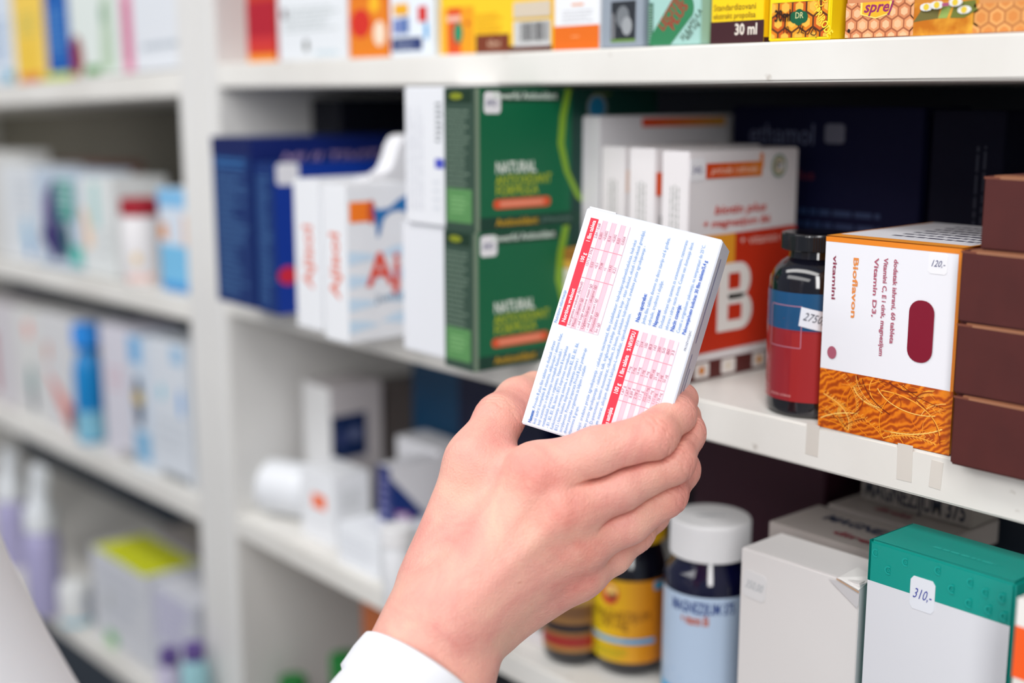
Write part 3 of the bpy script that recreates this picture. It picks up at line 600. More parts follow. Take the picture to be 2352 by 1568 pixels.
# ---------------------------------------------------------------- low shelf, right bay
# white box, slightly turned
def d_(b):
    f = b.F('F'); f.rect(.12, .0, .35, .012, (110, 180, 200)); b.F('R').rect(0, 0, 1, 1, (236, 236, 240))
def front_box(xl, xr, yl, Y, yaw, d, h, c, label, dec, **k):
    """carton whose whole front shows: near left top corner seen at (xl, yl)"""
    P = onY(xl, yl, Y); cz = math.cos(yaw), math.sin(yaw)
    w = projx_solve(P, (cz[0], cz[1], 0), xr); H = P[2] - ZL
    b = Carton(w, d, H, c, **k); dec(b)
    o = b.build('medicine_box', (P[0] + cz[0] * w / 2, P[1] + cz[1] * w / 2, ZL + .0003), (0, 0, yaw)); tag(o, label, 'box'); o_dims[o.name] = (w, d, H); LOG.append(('front_box', label[:30], [round(v * 1000) for v in (w, d, H)], [round(v, 3) for v in o.location])); return o
wb = front_box(1703, 1975, 1258, -.012, .03, .034, 0, (222, 219, 218), 'plain white box with a torn lid corner, between the blue bottle and the teal box', d_)
sticker(wb, 'F', .13, .86, .0145, '350,00', c=(220, 219, 220), ink=(176, 182, 186), rot=-4)
w0, d0, h0 = o_dims[wb.name]; mb = MB(); mc = mat((228, 226, 224)); me_ = mat((186, 150, 120))
x = w0 / 2
mb.add([(x - .012, -.0006, h0 + .0004), (x + .0002, -.0008, h0 - .0022), (x + .0004, .012, h0 + .0012), (x - .012, .016, h0 + .0014), (x - .012, -.0004, h0 + .0008), (x + .0002, -.0006, h0 - .0018), (x + .0004, .012, h0 + .0016), (x - .012, .016, h0 + .0018)], [(0, 1, 5, 4), (1, 2, 6, 5), (2, 3, 7, 6), (3, 0, 4, 7), (4, 5, 6, 7), (3, 2, 1, 0)], mc)
mb.add([(x - .0125, -.0010, h0 - .0004), (x + .0004, -.0011, h0 - .0036), (x + .0004, -.0011, h0 - .0028), (x - .0125, -.0010, h0 + .0004)], [(0, 1, 2, 3)], me_)
mb.add([(x - .017, -.0008, h0 - .0015), (x - .0006, -.0008, h0 - .0115), (x + .0001, -.0004, h0 - .0095), (x + .0001, -.0004, h0 - .0040), (x - .012, -.0006, h0 - .0012)], [(0, 1, 2, 3, 4)], mat((196, 194, 196)))
mb.build('torn_flap', wb)
def d_(b):
    f = b.F('F'); f.rect(0, 0, .985, .877, (216, 218, 224)); rnd = random.Random(5)
    for cu, cv in ((.05, .965), (.27, .965), (.15, .925), (.5, .97), (.72, .965), (.82, .95), (.6, .93), (.72, .905), (.85, .905), (.93, .95), (.95, .90)):
        f.ring(cu, cv, .0013, .0021, (14, 156, 145), 60, 300); f.ring(cu, cv, .0004, .0009, (10, 152, 141), 200, 470)
    r = b.F('R'); r.rect(.12, 0, 1, .70, (206, 210, 212)); b.F('T').words(.35, .3, .8, .42, 1, (40, 160, 148), 3, .5); b.F('L').rect(0, 0, 1, 1, (0, 128, 118))
tb = front_box(1998, 2333, 1240, -.018, .0, .036, 0, (0, 146, 134), 'white and glossy teal box with 310 price sticker, beside the plain white box', d_, coat=.35, rough=.35, bev=.0012)
sticker(tb, 'F', .40, .885, .0125, '310,-', c=(222, 226, 234), ink=(60, 70, 160), sy=.0155)
def d_(b): f = b.F('F'); f.rect(0, .8, 1, .93, (244, 92, 30)); f.rect(0, .93, 1, 1, (236, 234, 230))
front_box(2338, 2440, 1372, -.052, .0, .034, 0, (226, 222, 216), 'white box with an orange band, at the lower right corner', d_)
# flat magnesium cartons on tall boxes behind
def magbox(xl, xr, y0, Y, w, d, h, label, c=(168, 160, 156), words=True, big=False, yaw=.0):
    P = onY(xl, y0, Y); b = Carton(w, d, h, c, flap=False)
    t = b.F('T'); f = b.F('F')
    if big: f.text('MAGNEZIJUM 375', .07, .2, h * .62, (36, 44, 56), w=w * .84, bold=True)
    else:
        t.text('MAGNEZIJUM 375', .14, .56, d * .2, (50, 58, 84), w=w * .72, bold=True, slant=.2); t.text('direkt', .3, .2, d * .14, (140, 50, 64), w=w * .3, bold=True); f.text('MAGNEZIJUM 375', .12, .12, h * .34, (40, 44, 56), w=w * .8, bold=True)
    o = b.build('medicine_box', (P[0] + w / 2, Y, P[2] - h), (0, 0, yaw)); tag(o, label, 'box'); return o
m1 = magbox(1766, 2100, 1196, .030, .115, .045, .019, 'grey magnesium box lying flat just behind the white box')
m2 = magbox(1901, 2158, 1156, .080, .078, .05, .014, 'grey magnesium box lying flat farther back, under the one with large letters')
P2 = onY(1990, 1123, .106); b = Carton(.070, .028, .018, (150, 144, 138), flap=False); b.F('F').text('MAGNEZIJUM 375', .03, .15, .011, (40, 46, 60), w=.064, bold=True)
m3 = b.build('medicine_box', (P2[0] + .035, .101, m2.location[2] + .0146)); tag(m3, 'grey box with big MAGNEZIJUM 375 letters, topmost at the back', 'box')
# plain cartons carrying the flat ones
for m, lab in ((m1, 'dark grey box standing under the front magnesium box'), (m2, 'dark grey box standing under the rear magnesium boxes')):
    hh = m.location[2] - ZL - .0009
    b = Carton(.10 if m is m1 else .076, .040, hh, (60, 60, 70), flap=False)
    b.F('F').words(.1, .7, .9, .9, 3, (110, 110, 118), 4, .4); o = b.build('medicine_box', (m.location[0], m.location[1] + .003, ZL + .0003)); tag(o, lab, 'box')
def d_(b): b.F('F').rect(0, .5, 1, .52, (60, 24, 40))
carton('medicine_box', ZL, 1895, 1590, 1900, 1000, (58, 22, 38), 'large dark maroon carton at the back of the low shelf, behind the white bottle cap', yb=1230, Y=.14, h=.165, d=.06, dec=d_, rough=.6)
carton('medicine_box', ZL, 2420, 2185, 2450, 1120, (24, 32, 44), 'dark slate carton at the back of the low shelf, right of the magnesium boxes', yb=1280, Y=.135, d=.09, rough=.6)
# left part of the low shelf
def d_(b):
    r = b.F('R'); r.rect(.02, .44, .68, .78, (20, 44, 90)); r.ell(.45, .62, .006, (110, 120, 160)); r.ell(.2, .6, .004, (70, 80, 130), .008)
    r.words(.35, .18, .75, .32, 8, (150, 152, 156), 5, .5); b.F('F').rect(0, 0, 1, 1, (232, 232, 232))
carton('medicine_box', ZL, 761, 684, 880, 893, (206, 200, 202), 'tall white box with a dark blue square picture, on the low shelf', yb=1178, dec=d_, w_=.044, Y=.062)
carton('medicine_box', ZL, 880, 800, 960, 890, (112, 104, 102), 'taupe box right behind the box with the blue square', yb=1100, Y=.13, d=.06, w_=.034)
def d_(b): f = b.F('F'); f.rect(0, 0, .38, 1, (0, 58, 92)); f.rect(.38, 0, 1, 1, (3, 9, 48))
carton('medicine_box', ZL, 1250, 950, 1260, 850, (6, 20, 70), 'large teal and navy carton at the back, seen above the wrist side of the thumb', yb=1050, Y=.12, h=.15, d=.07, dec=d_, rough=.5)
def d_(b):
    f = b.F('F'); f.rect(.35, .48, .75, .68, (248, 110, 50)); b.F('R').words(.2, .5, .8, .8, 6, (190, 194, 196), 4, .4)
odb = carton('medicine_box', ZL, 770, 690, 800, 1098, (236, 238, 242), 'small white box with an orange dot, leaning row before the white jar', yb=1262, d=.035, dec=d_)
# lying white jar
P = onZ(615, 1168, ZL); jr = .0238
jroot = empty('pill_jar', (P[0], P[1], ZL + jr), (0, math.radians(90), math.radians(24))); tag(jroot, 'round white jar lying on its side at the left end of the low shelf', 'jar')
mb = MB(); mb.lathe([(jr * .9, 0), (jr * .985, .0015), (jr, .004), (jr, .044), (jr * .96, .047), (jr * .80, .0485)], mat((230, 233, 238), rough=.35), 48); mb.build('jar_body', jroot)
mb = MB(); ribbed(mb, jr * .98, .049 - .0005, .060, CAPW, 70, .0002); mb.build('screw_cap', jroot)
jroot.location = (P[0] + .0085, P[1] - .002, ZL + jr + .0009)
# low white boxes lying at the shelf edge
def d_(b): b.F('F').words(.1, .2, .9, .8, 4, (214, 218, 226), 5, .3); b.F('T').words(.1, .2, .8, .8, 5, (222, 226, 232), 6, .3)
carton('medicine_box', ZL, 872, 775, 905, 1240, (238, 241, 246), 'low white box lying at the shelf edge, right of the orange dot', yb=1334, dec=d_, d=.06)
P = onZ(800, 1300, ZL)
# round white cap jar standing near the hand
P = onY(912, 1240, -.012); r0 = .0105
rj = empty('round_cap_jar', (P[0], -.012, ZL + .0003)); tag(rj, 'small white jar with round lid, half hidden behind the hand', 'jar')
zt = P[2] + r0 - ZL
mb = MB(); mb.lathe([(r0 * .9, 0), (r0, .002), (r0, zt - .018), (r0 * .9, zt - .014)], mat((228, 230, 234)), 40); mb.build('jar_body', rj)
mb = MB(); ribbed(mb, r0 * 1.08, zt - .014, zt, CAPW, 50, .0002); mb.build('screw_cap', rj)
def d_(b):
    f = b.F('F'); f.rect(0, 0, 1, 1, (40, 50, 110)); f.words(.2, .1, .8, .9, 9, (140, 140, 190), 4, .4)
    r = b.F('R'); r.poly([(0, 0), (.62, 0), (.2, .62), (0, .9)], (20, 50, 120)); r.poly([(.04, .0), (.45, 0), (.16, .5), (.04, .55)], (160, 80, 160)); r.poly([(.04, .05), (.26, .05), (.14, .5), (.04, .5)], (224, 210, 236)); r.text('Calcium', .42, .62, .005, (220, 120, 120), w=.022)
carton('medicine_box', ZL, 898, 868, 1130, 1076, (228, 228, 234), 'white box with a navy and pink diagonal print, left of the hand', yb=1236, Y=.035, dec=d_)
carton('medicine_box', ZL, 1010, 985, 1130, 1034, (232, 232, 236), 'white box at the back between the navy print box and the thumb', yb=1200, Y=.085, d=.03, w_=.06)
carton('medicine_box', ZL, 1250, 1192, 1300, 1392, (224, 218, 220), 'pinkish white box with a grey spot, just below the wrist edge', yb=1489, dec=lambda b: b.F('F').ell(.8, .5, .0035, (110, 116, 104), .005), d=.03)
# lowest visible level
def d_(b): b.F('F').rect(0, .8, 1, 1, (200, 110, 60))
carton('medicine_box', ZB, 905, 838, 960, 1400, (190, 108, 66), 'orange-brown box under the low shelf, peeking beside the cuff', yb=1560, Y=.06, dec=d_, d=.08)
def green_bottle(px, py, Y, label):
    P = onY(px, py, Y); r = empty('green_cap_bottle', (P[0], Y, ZB + .0003)); tag(r, label, 'bottle'); h = P[2] - ZB
    mb = MB(); mb.lathe([(.017, 0), (.019, .003), (.019, h - .035), (.010, h - .024)], mat((30, 40, 40), rough=.2), 36); mb.build('bottle_body', r)
    mb = MB(); ribbed(mb, .0125, h - .026, h, mat((24, 120, 50)), 40, .0003); mb.build('screw_cap', r)
green_bottle(790, 1505, .05, 'dark bottle with green cap on the lowest level, beside the cuff')
green_bottle(672, 1556, .04, 'green capped bottle on the lowest level near the upright, only its top in view')

# ---------------------------------------------------------------- left bay (turned a touch out of level, like its boards)
TL = -LEFT_SLOPE
def lbox(z0, xl, xm, xr, yt, c, label, dec=None, Y=.012, d=.06, h=None, yb=None, name='medicine_box', **k):
    if yt == 0:
        inner = dec
        def dec(b): b.F('F').H = .082; inner(b)
    yb = yb or yt + 60; P = onY(xm, yb, Y); z = zleft(z0, P[0] - .02) + .0012
    return carton(name, z, xm, xl, xr, yt, c, label, yb=yb, Y=Y, d=d if not xr else None, dec=dec, h=h, tilt=TL, **k)
L1, L2, L3, L4 = 1.5225, 1.3215, 1.1335, .905
lbox(L1, -60, 30, None, 0, (216, 226, 238), 'pale blue box with a teal patch, leftmost on the left bay\'s top shelf', lambda b: (b.F('F').rect(.72, .03, .96, .16, (30, 160, 190)), b.F('F').words(.3, .3, .9, .9, 5, (150, 180, 214), 3, .5)), h=.12, yb=150)
def d_(b):
    f = b.F('F'); f.ell(.45, .25, .009, (234, 190, 20), .03); f.rect(.1, 0, .8, .1, (214, 120, 60)); f.words(.2, .6, .8, .9, 4, (190, 190, 100), 3, .4); f.rect(.8, 0, 1, .06, (180, 200, 40))
lbox(L1, 32, 104, None, 0, (244, 206, 86), 'yellow box on the left bay\'s top shelf', d_, h=.12, yb=150)
def d_(b):
    f = b.F('F'); f.rect(0, 0, 1, .09, (190, 206, 50)); f.rect(0, .09, 1, 1, (14, 92, 176)); f.words(.1, .3, .9, .9, 8, (90, 150, 210), 3, .4)
lbox(L1, 106, 158, None, 0, (14, 92, 176), 'strong blue box with a lime foot, left bay\'s top shelf', d_, h=.12, yb=150)
def d_(b):
    f = b.F('F'); f.rect(0, 0, .1, .1, (230, 200, 40)); f.poly([(0, .04), (.2, .02), (.27, .2), (.22, .45), (.1, .52), (0, .4)], (140, 30, 44)); f.rect(.3, .02, .6, .12, (80, 150, 60)); f.poly([(.62, .05), (.9, .05), (.88, .9), (.7, .9)], (184, 204, 180)); f.ell(.72, .7, .006, (120, 160, 130), .01)
lbox(L1, 160, 272, None, 0, (222, 230, 226), 'white box with a dark red swoosh and green leaves, left bay\'s top shelf', d_, h=.12, yb=150)
def d_(b):
    f = b.F('F'); f.rect(.04, 0, .22, 1, (222, 150, 176)); f.rect(.08, .1, .16, .8, (196, 90, 130)); f.words(.35, .22, .95, .3, 1, (170, 180, 190), 3, .7)
lbox(L1, 274, 425, None, 0, (222, 226, 232), 'white box with a pink stripe at its left, left bay\'s top shelf by the upright', d_, h=.12, yb=150)
# second row
lbox(L2, -70, 8, None, 352, (214, 214, 212), 'tall off-white box cut by the left edge, left bay\'s second shelf', yb=590)
def d_(b):
    f = b.F('F'); f.ell(.75, .2, .011, (20, 132, 200), .016); f.ell(.7, .3, .012, (150, 196, 226), .02); f.words(.4, .5, .95, .9, 5, (196, 204, 214), 3, .4)
lbox(L2, 10, 82, None, 385, (224, 228, 232), 'white box with a blue round spot, left bay\'s second shelf', d_, yb=600)
def d_(b):
    f = b.F('F'); f.ell(.3, .45, .013, (140, 84, 152), .034); f.poly([(.3, .8), (.52, .95), (.55, .1), (.35, .06), (.1, .3), (.25, .5)], (54, 40, 106)); f.rect(.5, .5, .9, .9, (70, 150, 140)); f.ell(.65, .3, .013, (0, 84, 84), .022); f.words(.5, .6, .9, .95, 5, (190, 220, 220), 3, .4); f.rect(.75, .05, 1, .25, (80, 190, 176))
lbox(L2, 84, 186, None, 398, (190, 204, 220), 'box printed purple and dark teal, left bay\'s second shelf', d_, yb=620)
def d_(b):
    f = b.F('F'); f.poly([(.02, .7), (.2, .65), (.35, .3), (.1, .25)], (244, 206, 170)); f.rect(.35, .5, .6, .95, (180, 216, 214)); f.words(.6, .2, .95, .5, 3, (210, 214, 214), 3, .4)
lbox(L2, 188, 262, None, 412, (224, 228, 228), 'white box with a peach streak, left bay\'s second shelf', d_, yb=620)
P = onY(326, 560, .02)
wbt = empty('red_cap_bottle', (P[0], .02, zleft(L2, P[0]) + .001)); tag(wbt, 'white tub with a dark red cap, left bay\'s second shelf', 'bottle'); r_ = .0195
zc = onY(326, 455, .02)[2] - wbt.location[2]
mb = MB(); mb.lathe([(r_ * .95, 0), (r_, .002), (r_, zc - .022), (r_ * .9, zc - .017)], mat((230, 228, 230)), 36); f = cyl_face(mb, r_ + .0002, .004, zc - .028, camang(P) - 1, camang(P) + 1); f.rect(.05, .0, .8, .12, (238, 200, 190)); f.ell(.35, .4, .004, (230, 200, 150), .006); mb.build('bottle_body', wbt)
mb = MB(); ribbed(mb, r_ * .98, zc - .0165, zc, mat((160, 20, 40)), 40, .0003); mb.build('screw_cap', wbt)
def d_(b):
    f = b.F('F'); f.rect(0, 0, 1, .45, (120, 190, 230)); f.rect(0, 0, 1, .08, (60, 150, 214)); f.rect(0, .82, 1, 1, (130, 190, 232)); f.rect(0, .5, .3, .66, (226, 160, 110)); f.rect(.85, .45, 1, .75, (226, 190, 170))
lbox(L2, 368, 431, None, 438, (214, 224, 236), 'light blue and white box, left bay\'s second shelf by the upright', d_, yb=640)
carton('medicine_box', zleft(L2, -1.45) + .0008, 240, 112, 300, 378, (140, 104, 94), 'brown box at the back of the left bay\'s second shelf', yb=420, Y=.10, d=.05, tilt=TL, dec=None)
# third row
lbox(L3, -60, 40, None, 712, (214, 210, 214), 'off-white box with a rose edge, leftmost on the left bay\'s third shelf', lambda b: b.F('F').rect(.45, .1, .55, .7, (180, 90, 110)), yb=920)
def d_(b):
    f = b.F('F'); f.ell(.55, .82, .0105, (240, 170, 160), .012); f.ell(.55, .30, .0085, (0, 120, 124), .026); f.ell(.56, .16, .007, (8, 44, 84), .016)
lbox(L3, 42, 98, None, 722, (222, 222, 220), 'white box with a pink spot and a teal drop, left bay\'s third shelf', d_, yb=950)
def d_(b):
    f = b.F('F'); f.ell(.2, .66, .006, (214, 140, 110), .012); f.poly([(.1, .5), (.35, .42), (.95, .2), (.98, .05), (.7, .04), (.45, .2)], (226, 140, 130)); f.ell(.82, .13, .009, (96, 20, 40), .016)
lbox(L3, 100, 176, None, 738, (218, 218, 220), 'white box with a coral red swirl, left bay\'s third shelf', d_, yb=975)
P = onY(206, 880, .02); bb = empty('blue_bottle', (P[0], .02, zleft(L3, P[0]) + .001)); tag(bb, 'bright blue bottle with a blue cap, left bay\'s third shelf', 'bottle'); r_ = .0165
zc = onY(200, 745, .02)[2] - bb.location[2]
mb = MB(); mb.lathe([(r_ * .9, 0), (r_, .003), (r_, zc * .62), (r_ * .8, zc * .72), (r_ * .5, zc * .78), (r_ * .5, zc * .82)], mat((20, 130, 196), rough=.3), 36); f = cyl_face(mb, r_ + .0002, .003, zc * .25, camang(P) - 1.2, camang(P) + 1.2); f.rect(0, 0, 1, 1, (130, 190, 214)); mb.build('bottle_body', bb)
mb = MB(); ribbed(mb, r_ * .95, zc * .82, zc, mat((40, 140, 226)), 36, .0003); mb.build('screw_cap', bb)
def d_(b):
    f = b.F('F'); f.words(.2, .5, .8, .7, 3, (220, 190, 200), 3, .5); f.rect(.5, 0, 1, .06, (150, 150, 150))
lbox(L3, 240, 303, None, 762, (218, 216, 226), 'lilac white box, left bay\'s third shelf right of the blue bottle', d_, yb=1000)
def d_(b):
    f = b.F('F'); f.rect(0, .8, .6, 1, (120, 180, 226)); f.ell(.38, .5, .010, (16, 36, 76), .027); f.rect(.12, .48, .6, .58, (190, 160, 60)); f.rect(.1, .05, .8, .27, (130, 184, 220))
lbox(L3, 305, 350, None, 785, (206, 218, 232), 'pale blue box with a dark oval, left bay\'s third shelf', d_, yb=1030)
def d_(b):
    f = b.F('F'); f.ell(.3, .62, .005, (120, 204, 226), .008); f.ell(.8, .58, .005, (110, 170, 230), .014); f.rect(.6, .85, .9, .98, (160, 196, 226)); f.words(.1, .2, .9, .45, 3, (206, 212, 220), 3, .4); f.rect(.2, 0, .9, .045, (130, 134, 136))
lbox(L3, 352, 436, None, 800, (218, 224, 232), 'white box with small aqua spots, left bay\'s third shelf by the upright', d_, yb=1050)
# fourth row
def spray(px, pyt, Y, label):
    P = onY(px, pyt, Y); z = zleft(L4, P[0]) + .001; r = empty('spray_bottle', (P[0], Y, z)); tag(r, label, 'bottle', None); h = P[2] - z; q = .021
    mb = MB(); mb.lathe([(q * .93, 0), (q, .003), (q, h * .48), (q * .95, h * .52), (q * .7, h * .56), (q * .6, h * .58)], mat((172, 168, 206), rough=.3), 36); mb.build('bottle_body', r)
    mb = MB(); ribbed(mb, q * .88, h * .57, h * .72, mat((226, 230, 234)), 40, .0003); mb.lathe([(q * .62, h * .72), (q * .5, h * .84), (q * .42, h * .9)], mat((226, 230, 234)), 24)
    mb.box((-.010, -.007, h * .86), (.022, .007, h), mat((226, 230, 234)), .003); mb.build('spray_head', r)
    mb = MB(); mb.box((.016, -.004, h * .74), (.0205, .004, h * .88), mat((222, 226, 230)), .0015); mb.build('trigger', r)
spray(16, 1030, .03, 'lavender spray bottle with a white head, leftmost on the left bay\'s lowest level')
spray(84, 1068, -.004, 'lavender spray bottle with white head, just above the blurred coat')
P = onY(172, 1330, .01); z = zleft(L4, P[0]) + .001; bt2 = empty('lotion_bottle', (P[0], .01, z)); tag(bt2, 'white rounded bottle with a pale blue foot, left bay\'s lowest level', 'bottle'); h = P[2] - z
mb = MB(); mb.lathe([(.018, 0), (.0195, .003), (.0195, h * .86), (.0175, h * .95), (.012, h)], mat((224, 226, 226), rough=.35), 36); f = cyl_face(mb, .0197, .004, h * .7, camang(P) - 1.3, camang(P) + 1.3); f.rect(.1, .0, .9, .15, (140, 200, 220)); f.rect(.65, .2, .85, .95, (176, 184, 200)); mb.build('bottle_body', bt2)
def d_(b):
    t = b.F('T'); t.rect(.05, .0, .95, .9, (206, 212, 30)); f = b.F('F'); f.words(.1, .3, .9, .9, 5, (190, 194, 206), 5, .4); f.ell(.3, .5, .004, (180, 186, 180), .012); f.rect(.2, 0, .4, .15, (120, 190, 120))
lbox(L4, 215, 345, None, 1335, (214, 216, 222), 'white box with a lime yellow top, left bay\'s lowest level', d_, d=.07, yb=1500)
def d_(b): f = b.F('F'); f.words(.05, .4, .95, .95, 8, (176, 170, 212), 5, .45); f.words(.1, .05, .9, .35, 4, (190, 200, 220), 6, .3)
lbox(L4, 348, 452, None, 1400, (212, 214, 224), 'white box with lavender print, left bay\'s lowest level by the upright', d_, d=.05, Y=.02, yb=1500)
lbox(L4, 372, 455, None, 1262, (166, 160, 160), 'grey-beige box at the back of the left bay\'s lowest level', None, d=.05, Y=.09, yb=1400)
for px, pyt, c1, lab in ((445, 1478, (160, 208, 216), 'aqua bottle with a purple cap, bottom of the left bay by the upright'), (388, 1490, (206, 200, 222), 'pale bottle with a purple cap, left of the aqua bottle')):
    P = onY(px, pyt, -.018); z = zleft(L4, P[0]) + .001; r = empty('purple_cap_bottle', (P[0], -.018, z)); tag(r, lab, 'bottle'); h = P[2] - z
    mb = MB(); mb.lathe([(.010, 0), (.0125, .003), (.0125, h - .022), (.008, h - .015)], mat(c1, rough=.35), 30); mb.build('bottle_body', r)
    mb = MB(); ribbed(mb, .0095, h - .015, h, mat((104, 84, 150)), 30, .0003); mb.build('screw_cap', r)

# ---------------------------------------------------------------- the carton in the hand
HS = .556 * 1.11
cor = np.array([(1350, 470), (1658, 556), (1509, 1075), (1197, 972)], float)
t4 = np.array([1, .9724, .9464, .9740]) * HS
P4 = [at(x, y, t) for (x, y), t in zip(cor, t4)]
ctr = sum(P4) / 4
eL = (P4[0] - P4[3]) + (P4[1] - P4[2]); Lh = np.linalg.norm(eL) / 2; eL /= np.linalg.norm(eL)     # bottom-left -> top-left: text direction
eW = (P4[1] - P4[0]) + (P4[2] - P4[3]); eW -= eL * (eW @ eL); Wd = np.linalg.norm(eW) / 2; eW /= np.linalg.norm(eW)
nN = np.cross(eW, eL)                                   # towards the viewer
an2 = math.radians(5); eL, nN = eL * math.cos(an2) + nN * math.sin(an2), nN * math.cos(an2) - eL * math.sin(an2)
ang = math.radians(-5); eW, nN = eW * math.cos(ang) - nN * math.sin(ang) * -1 * -1, None
eW /= np.linalg.norm(eW); a3 = math.radians(1.3); eL, eW = eL * math.cos(a3) + eW * math.sin(a3), eW * math.cos(a3) - eL * math.sin(a3); nN = np.cross(eW, eL); Lh *= .968
TH = .0215
# carton local frame: x = eW, y = -nN (front faces -y), z = eL
hb = Carton(Wd, TH, Lh, (222, 226, 236), rough=.35, bev=.0005)
rotm = Matrix(((eW[0], -nN[0], eL[0]), (eW[1], -nN[1], eL[1]), (eW[2], -nN[2], eL[2])))
# page on the front: page x runs up the carton (local z), page y (down) runs to local +x
F0 = hb.F('F')
pg = Face(hb.mb, lambda u, v, o: (-Wd / 2 + (Wd - v), -o, u), Lh, Wd)          # u along the length, v up the page
mmL, mmW = Lh / 100, Wd / 60.6
RED, PK1, PK2, BL = (240, 40, 64), (248, 190, 204), (250, 218, 228), (96, 146, 206)
def pr(l0, w0, l1, w1, c): pg.rect(l0 / 100, 1 - w1 / 60.6, l1 / 100, 1 - w0 / 60.6, c)
def pt(s, l, wv, h, c, wid=None, bold=False): pg.k = 8; pg.text(s, l / 100, 1 - wv / 60.6, h * mmW, c, w=None if wid is None else wid * mmL, bold=bold)
def table(l0, l1, w0, w1, hw, rows, cols):
    pg.k = 0; pr(l0, w0, l1, w0 + hw, RED); n = rows; q = (w1 - w0 - hw) / n
    pg.k = 1
    for i in range(n):
        pg.k = 1; pr(l0, w0 + hw + i * q, l1, w0 + hw + (i + 1) * q, PK2 if i % 2 == 0 else PK1)
    for c in cols: pg.k = 3; pr(c - .12, w0 + hw, c + .12, w1, (240, 120, 140))
    for i in range(n): pg.k = 4; pr(l0, w0 + hw + (i + 1) * q - .05, l1, w0 + hw + (i + 1) * q + .05, (242, 160, 176))
    return q
q = table(46.5, 96, 2.9, 21, 3.7, 7, (69.3, 83))
WT = (250, 230, 236); TX = (160, 104, 124)
pt('Nutritivna vrednost', 48, 5.6, 1.7, WT, 15.5, True); pt('100 g', 75.5, 5.6, 1.7, WT, 4.5, True); pt('1 film tableta', 85, 5.6, 1.7, WT, 10, True)
rows = [('Energetska vrednost (kJ/kcal)', '1571,3 / 376,3', '2,84 / 0,68'), ('Masti - ukupno (g)', '0,53', '0,001'), ('- od toga zasicene masti (g)', '<0,1', '<0,0002'), ('Ugljeni hidrati - ukupno (g)', '77,98', '0,14'), ('- od toga seceri (g)', '<1', '<0,002'), ('Proteini (g)', '14,92', '0,03'), ('So (g)', '0,21', '0,0004')]
for i, (a, b_, c_) in enumerate(rows):
    y = 6.6 + (i + .72) * q; pt(a, 47.3, y, 1.25, TX, min(20, len(a) * .72)); pt(b_, 74.5, y, 1.25, TX, len(b_) * .62); pt(c_, 87.5, y, 1.25, TX, len(c_) * .62)
pt('Nutritivne informacije', 46.8, 2.1, 1.4, BL, 15)
q = table(1.5, 53, 33.8, 55.2, 3.8, 9, (22, 31, 42.5))
pt('Dnevni unos sastojaka', 3, 36.6, 1.8, WT, 15, True); pt('100 g', 24, 36.6, 1.8, WT, 4.8, True); pt('1 film tableta', 31.6, 36.6, 1.8, WT, 10, True); pt('% NRV/PDU', 43.5, 36.6, 1.8, WT, 8.6, True)
r2 = [('1,67 g', '3 mg', '273'), ('1,67 g', '3 mg', '214'), ('8,89 g', '16 mg', '100'), ('2,78 g', '5 mg', '83'), ('1,11 g', '2 mg', '143'), ('222,22 mg', '400 µg', '200'), ('13,89 mg', '25 µg', '50'), ('1,11 mg', '2 µg', '80'), ('27,78 mg', '50 µg', '33')]
for i, (a, b_, c_) in enumerate(r2):
    y = 37.6 + (i + .72) * q; pt(a, 24.3, y, 1.25, TX, len(a) * .7); pt(b_, 34.5, y, 1.25, TX, len(b_) * .7); pt(c_, 46.5, y, 1.25, TX, 2.4)
para = ['Namena: Prirodni B plus film tablete su dodatak ishrani', 'koji sadrzi kompleks B vitamina, ukljucujuci i aktivni folat,', 'koji ucestvuju u odrzavanju normalnih fizioloskih i', 'metabolickih procesa u organizmu. Vitamini B kompleksa', '- B1, B2, B3, B6, biotin i B12 doprinose normalnom', 'funkcionisanju nervnog sistema, a vitamini B2, B3, B5, B6,', 'B12 i folna kiselina doprinose smanjenju umora i', 'iscrpljenosti. Primena preparata Prirod B plus podmiruje', 'dnevne potrebe organizma za biljnim i ostalim', 'vitaminima B grupe.']
for i, s in enumerate(para): pt(s, 1.5, 4.1 + i * 2.02, 1.35, BL, len(s) * .68)
pt('Namena:', 1.5, 4.1, 1.45, (40, 100, 190), 5.6, True)
para = ['Sastojci: sredstvo protiv zgrudnjavanja - celuloza; niacinamid, film (stabilizator: hidroksipropilmetilceluloza, hidroksi', 'sredstvo protiv zgrudnjavanja - celuloza, talk, trigliceridi srednje duzine lanca; boje - titan dioksid, oksidi i hidroksidi gvozdja),', 'kalcijum D-pantotenat, tiamin mononitrat, riboflavin, D-biotin, piridoksin hidrohlorid, sredstva protiv zgrudnjavanja -', 'magnezijum stearat, silicijum dioksid; kalcijum-L-metilfolat, cijanokobalamin.']
for i, s in enumerate(para): pt(s, 2, 25.4 + i * 2.3, 1.4, BL, min(94, len(s) * .735))
for i, (s, bd) in enumerate([('Nacin upotrebe:', 1), ('Jedna film tableta dnevno za decu stariju od 6 godina,', 0), ('odrasle, trudnice i dojilje.', 0), ('Napomene:', 1), ('Dodatak ishrani nije zamena za uravnotezenu, raznovrsnu', 0), ('ishranu i zdrav nacin zivota. Cuvati van domasaja dece.', 0), ('Nacin cuvanja:', 1), ('Cuvati u originalnom pakovanju, na temperaturi do 25°C.', 0), ('Pakovanje/neto kolicina: 30 film tableta/5,4 g', 2)]):
    y = 36.4 + i * 2.55
    pt(s, 56.6, y, 1.45 if bd != 1 else 1.6, (40, 96, 190) if bd else BL, len(s) * (.72 if bd != 1 else .85), bold=bd > 0)
pt('PROIZVODJAC', 50, 59, .9, (90, 90, 110), 9)
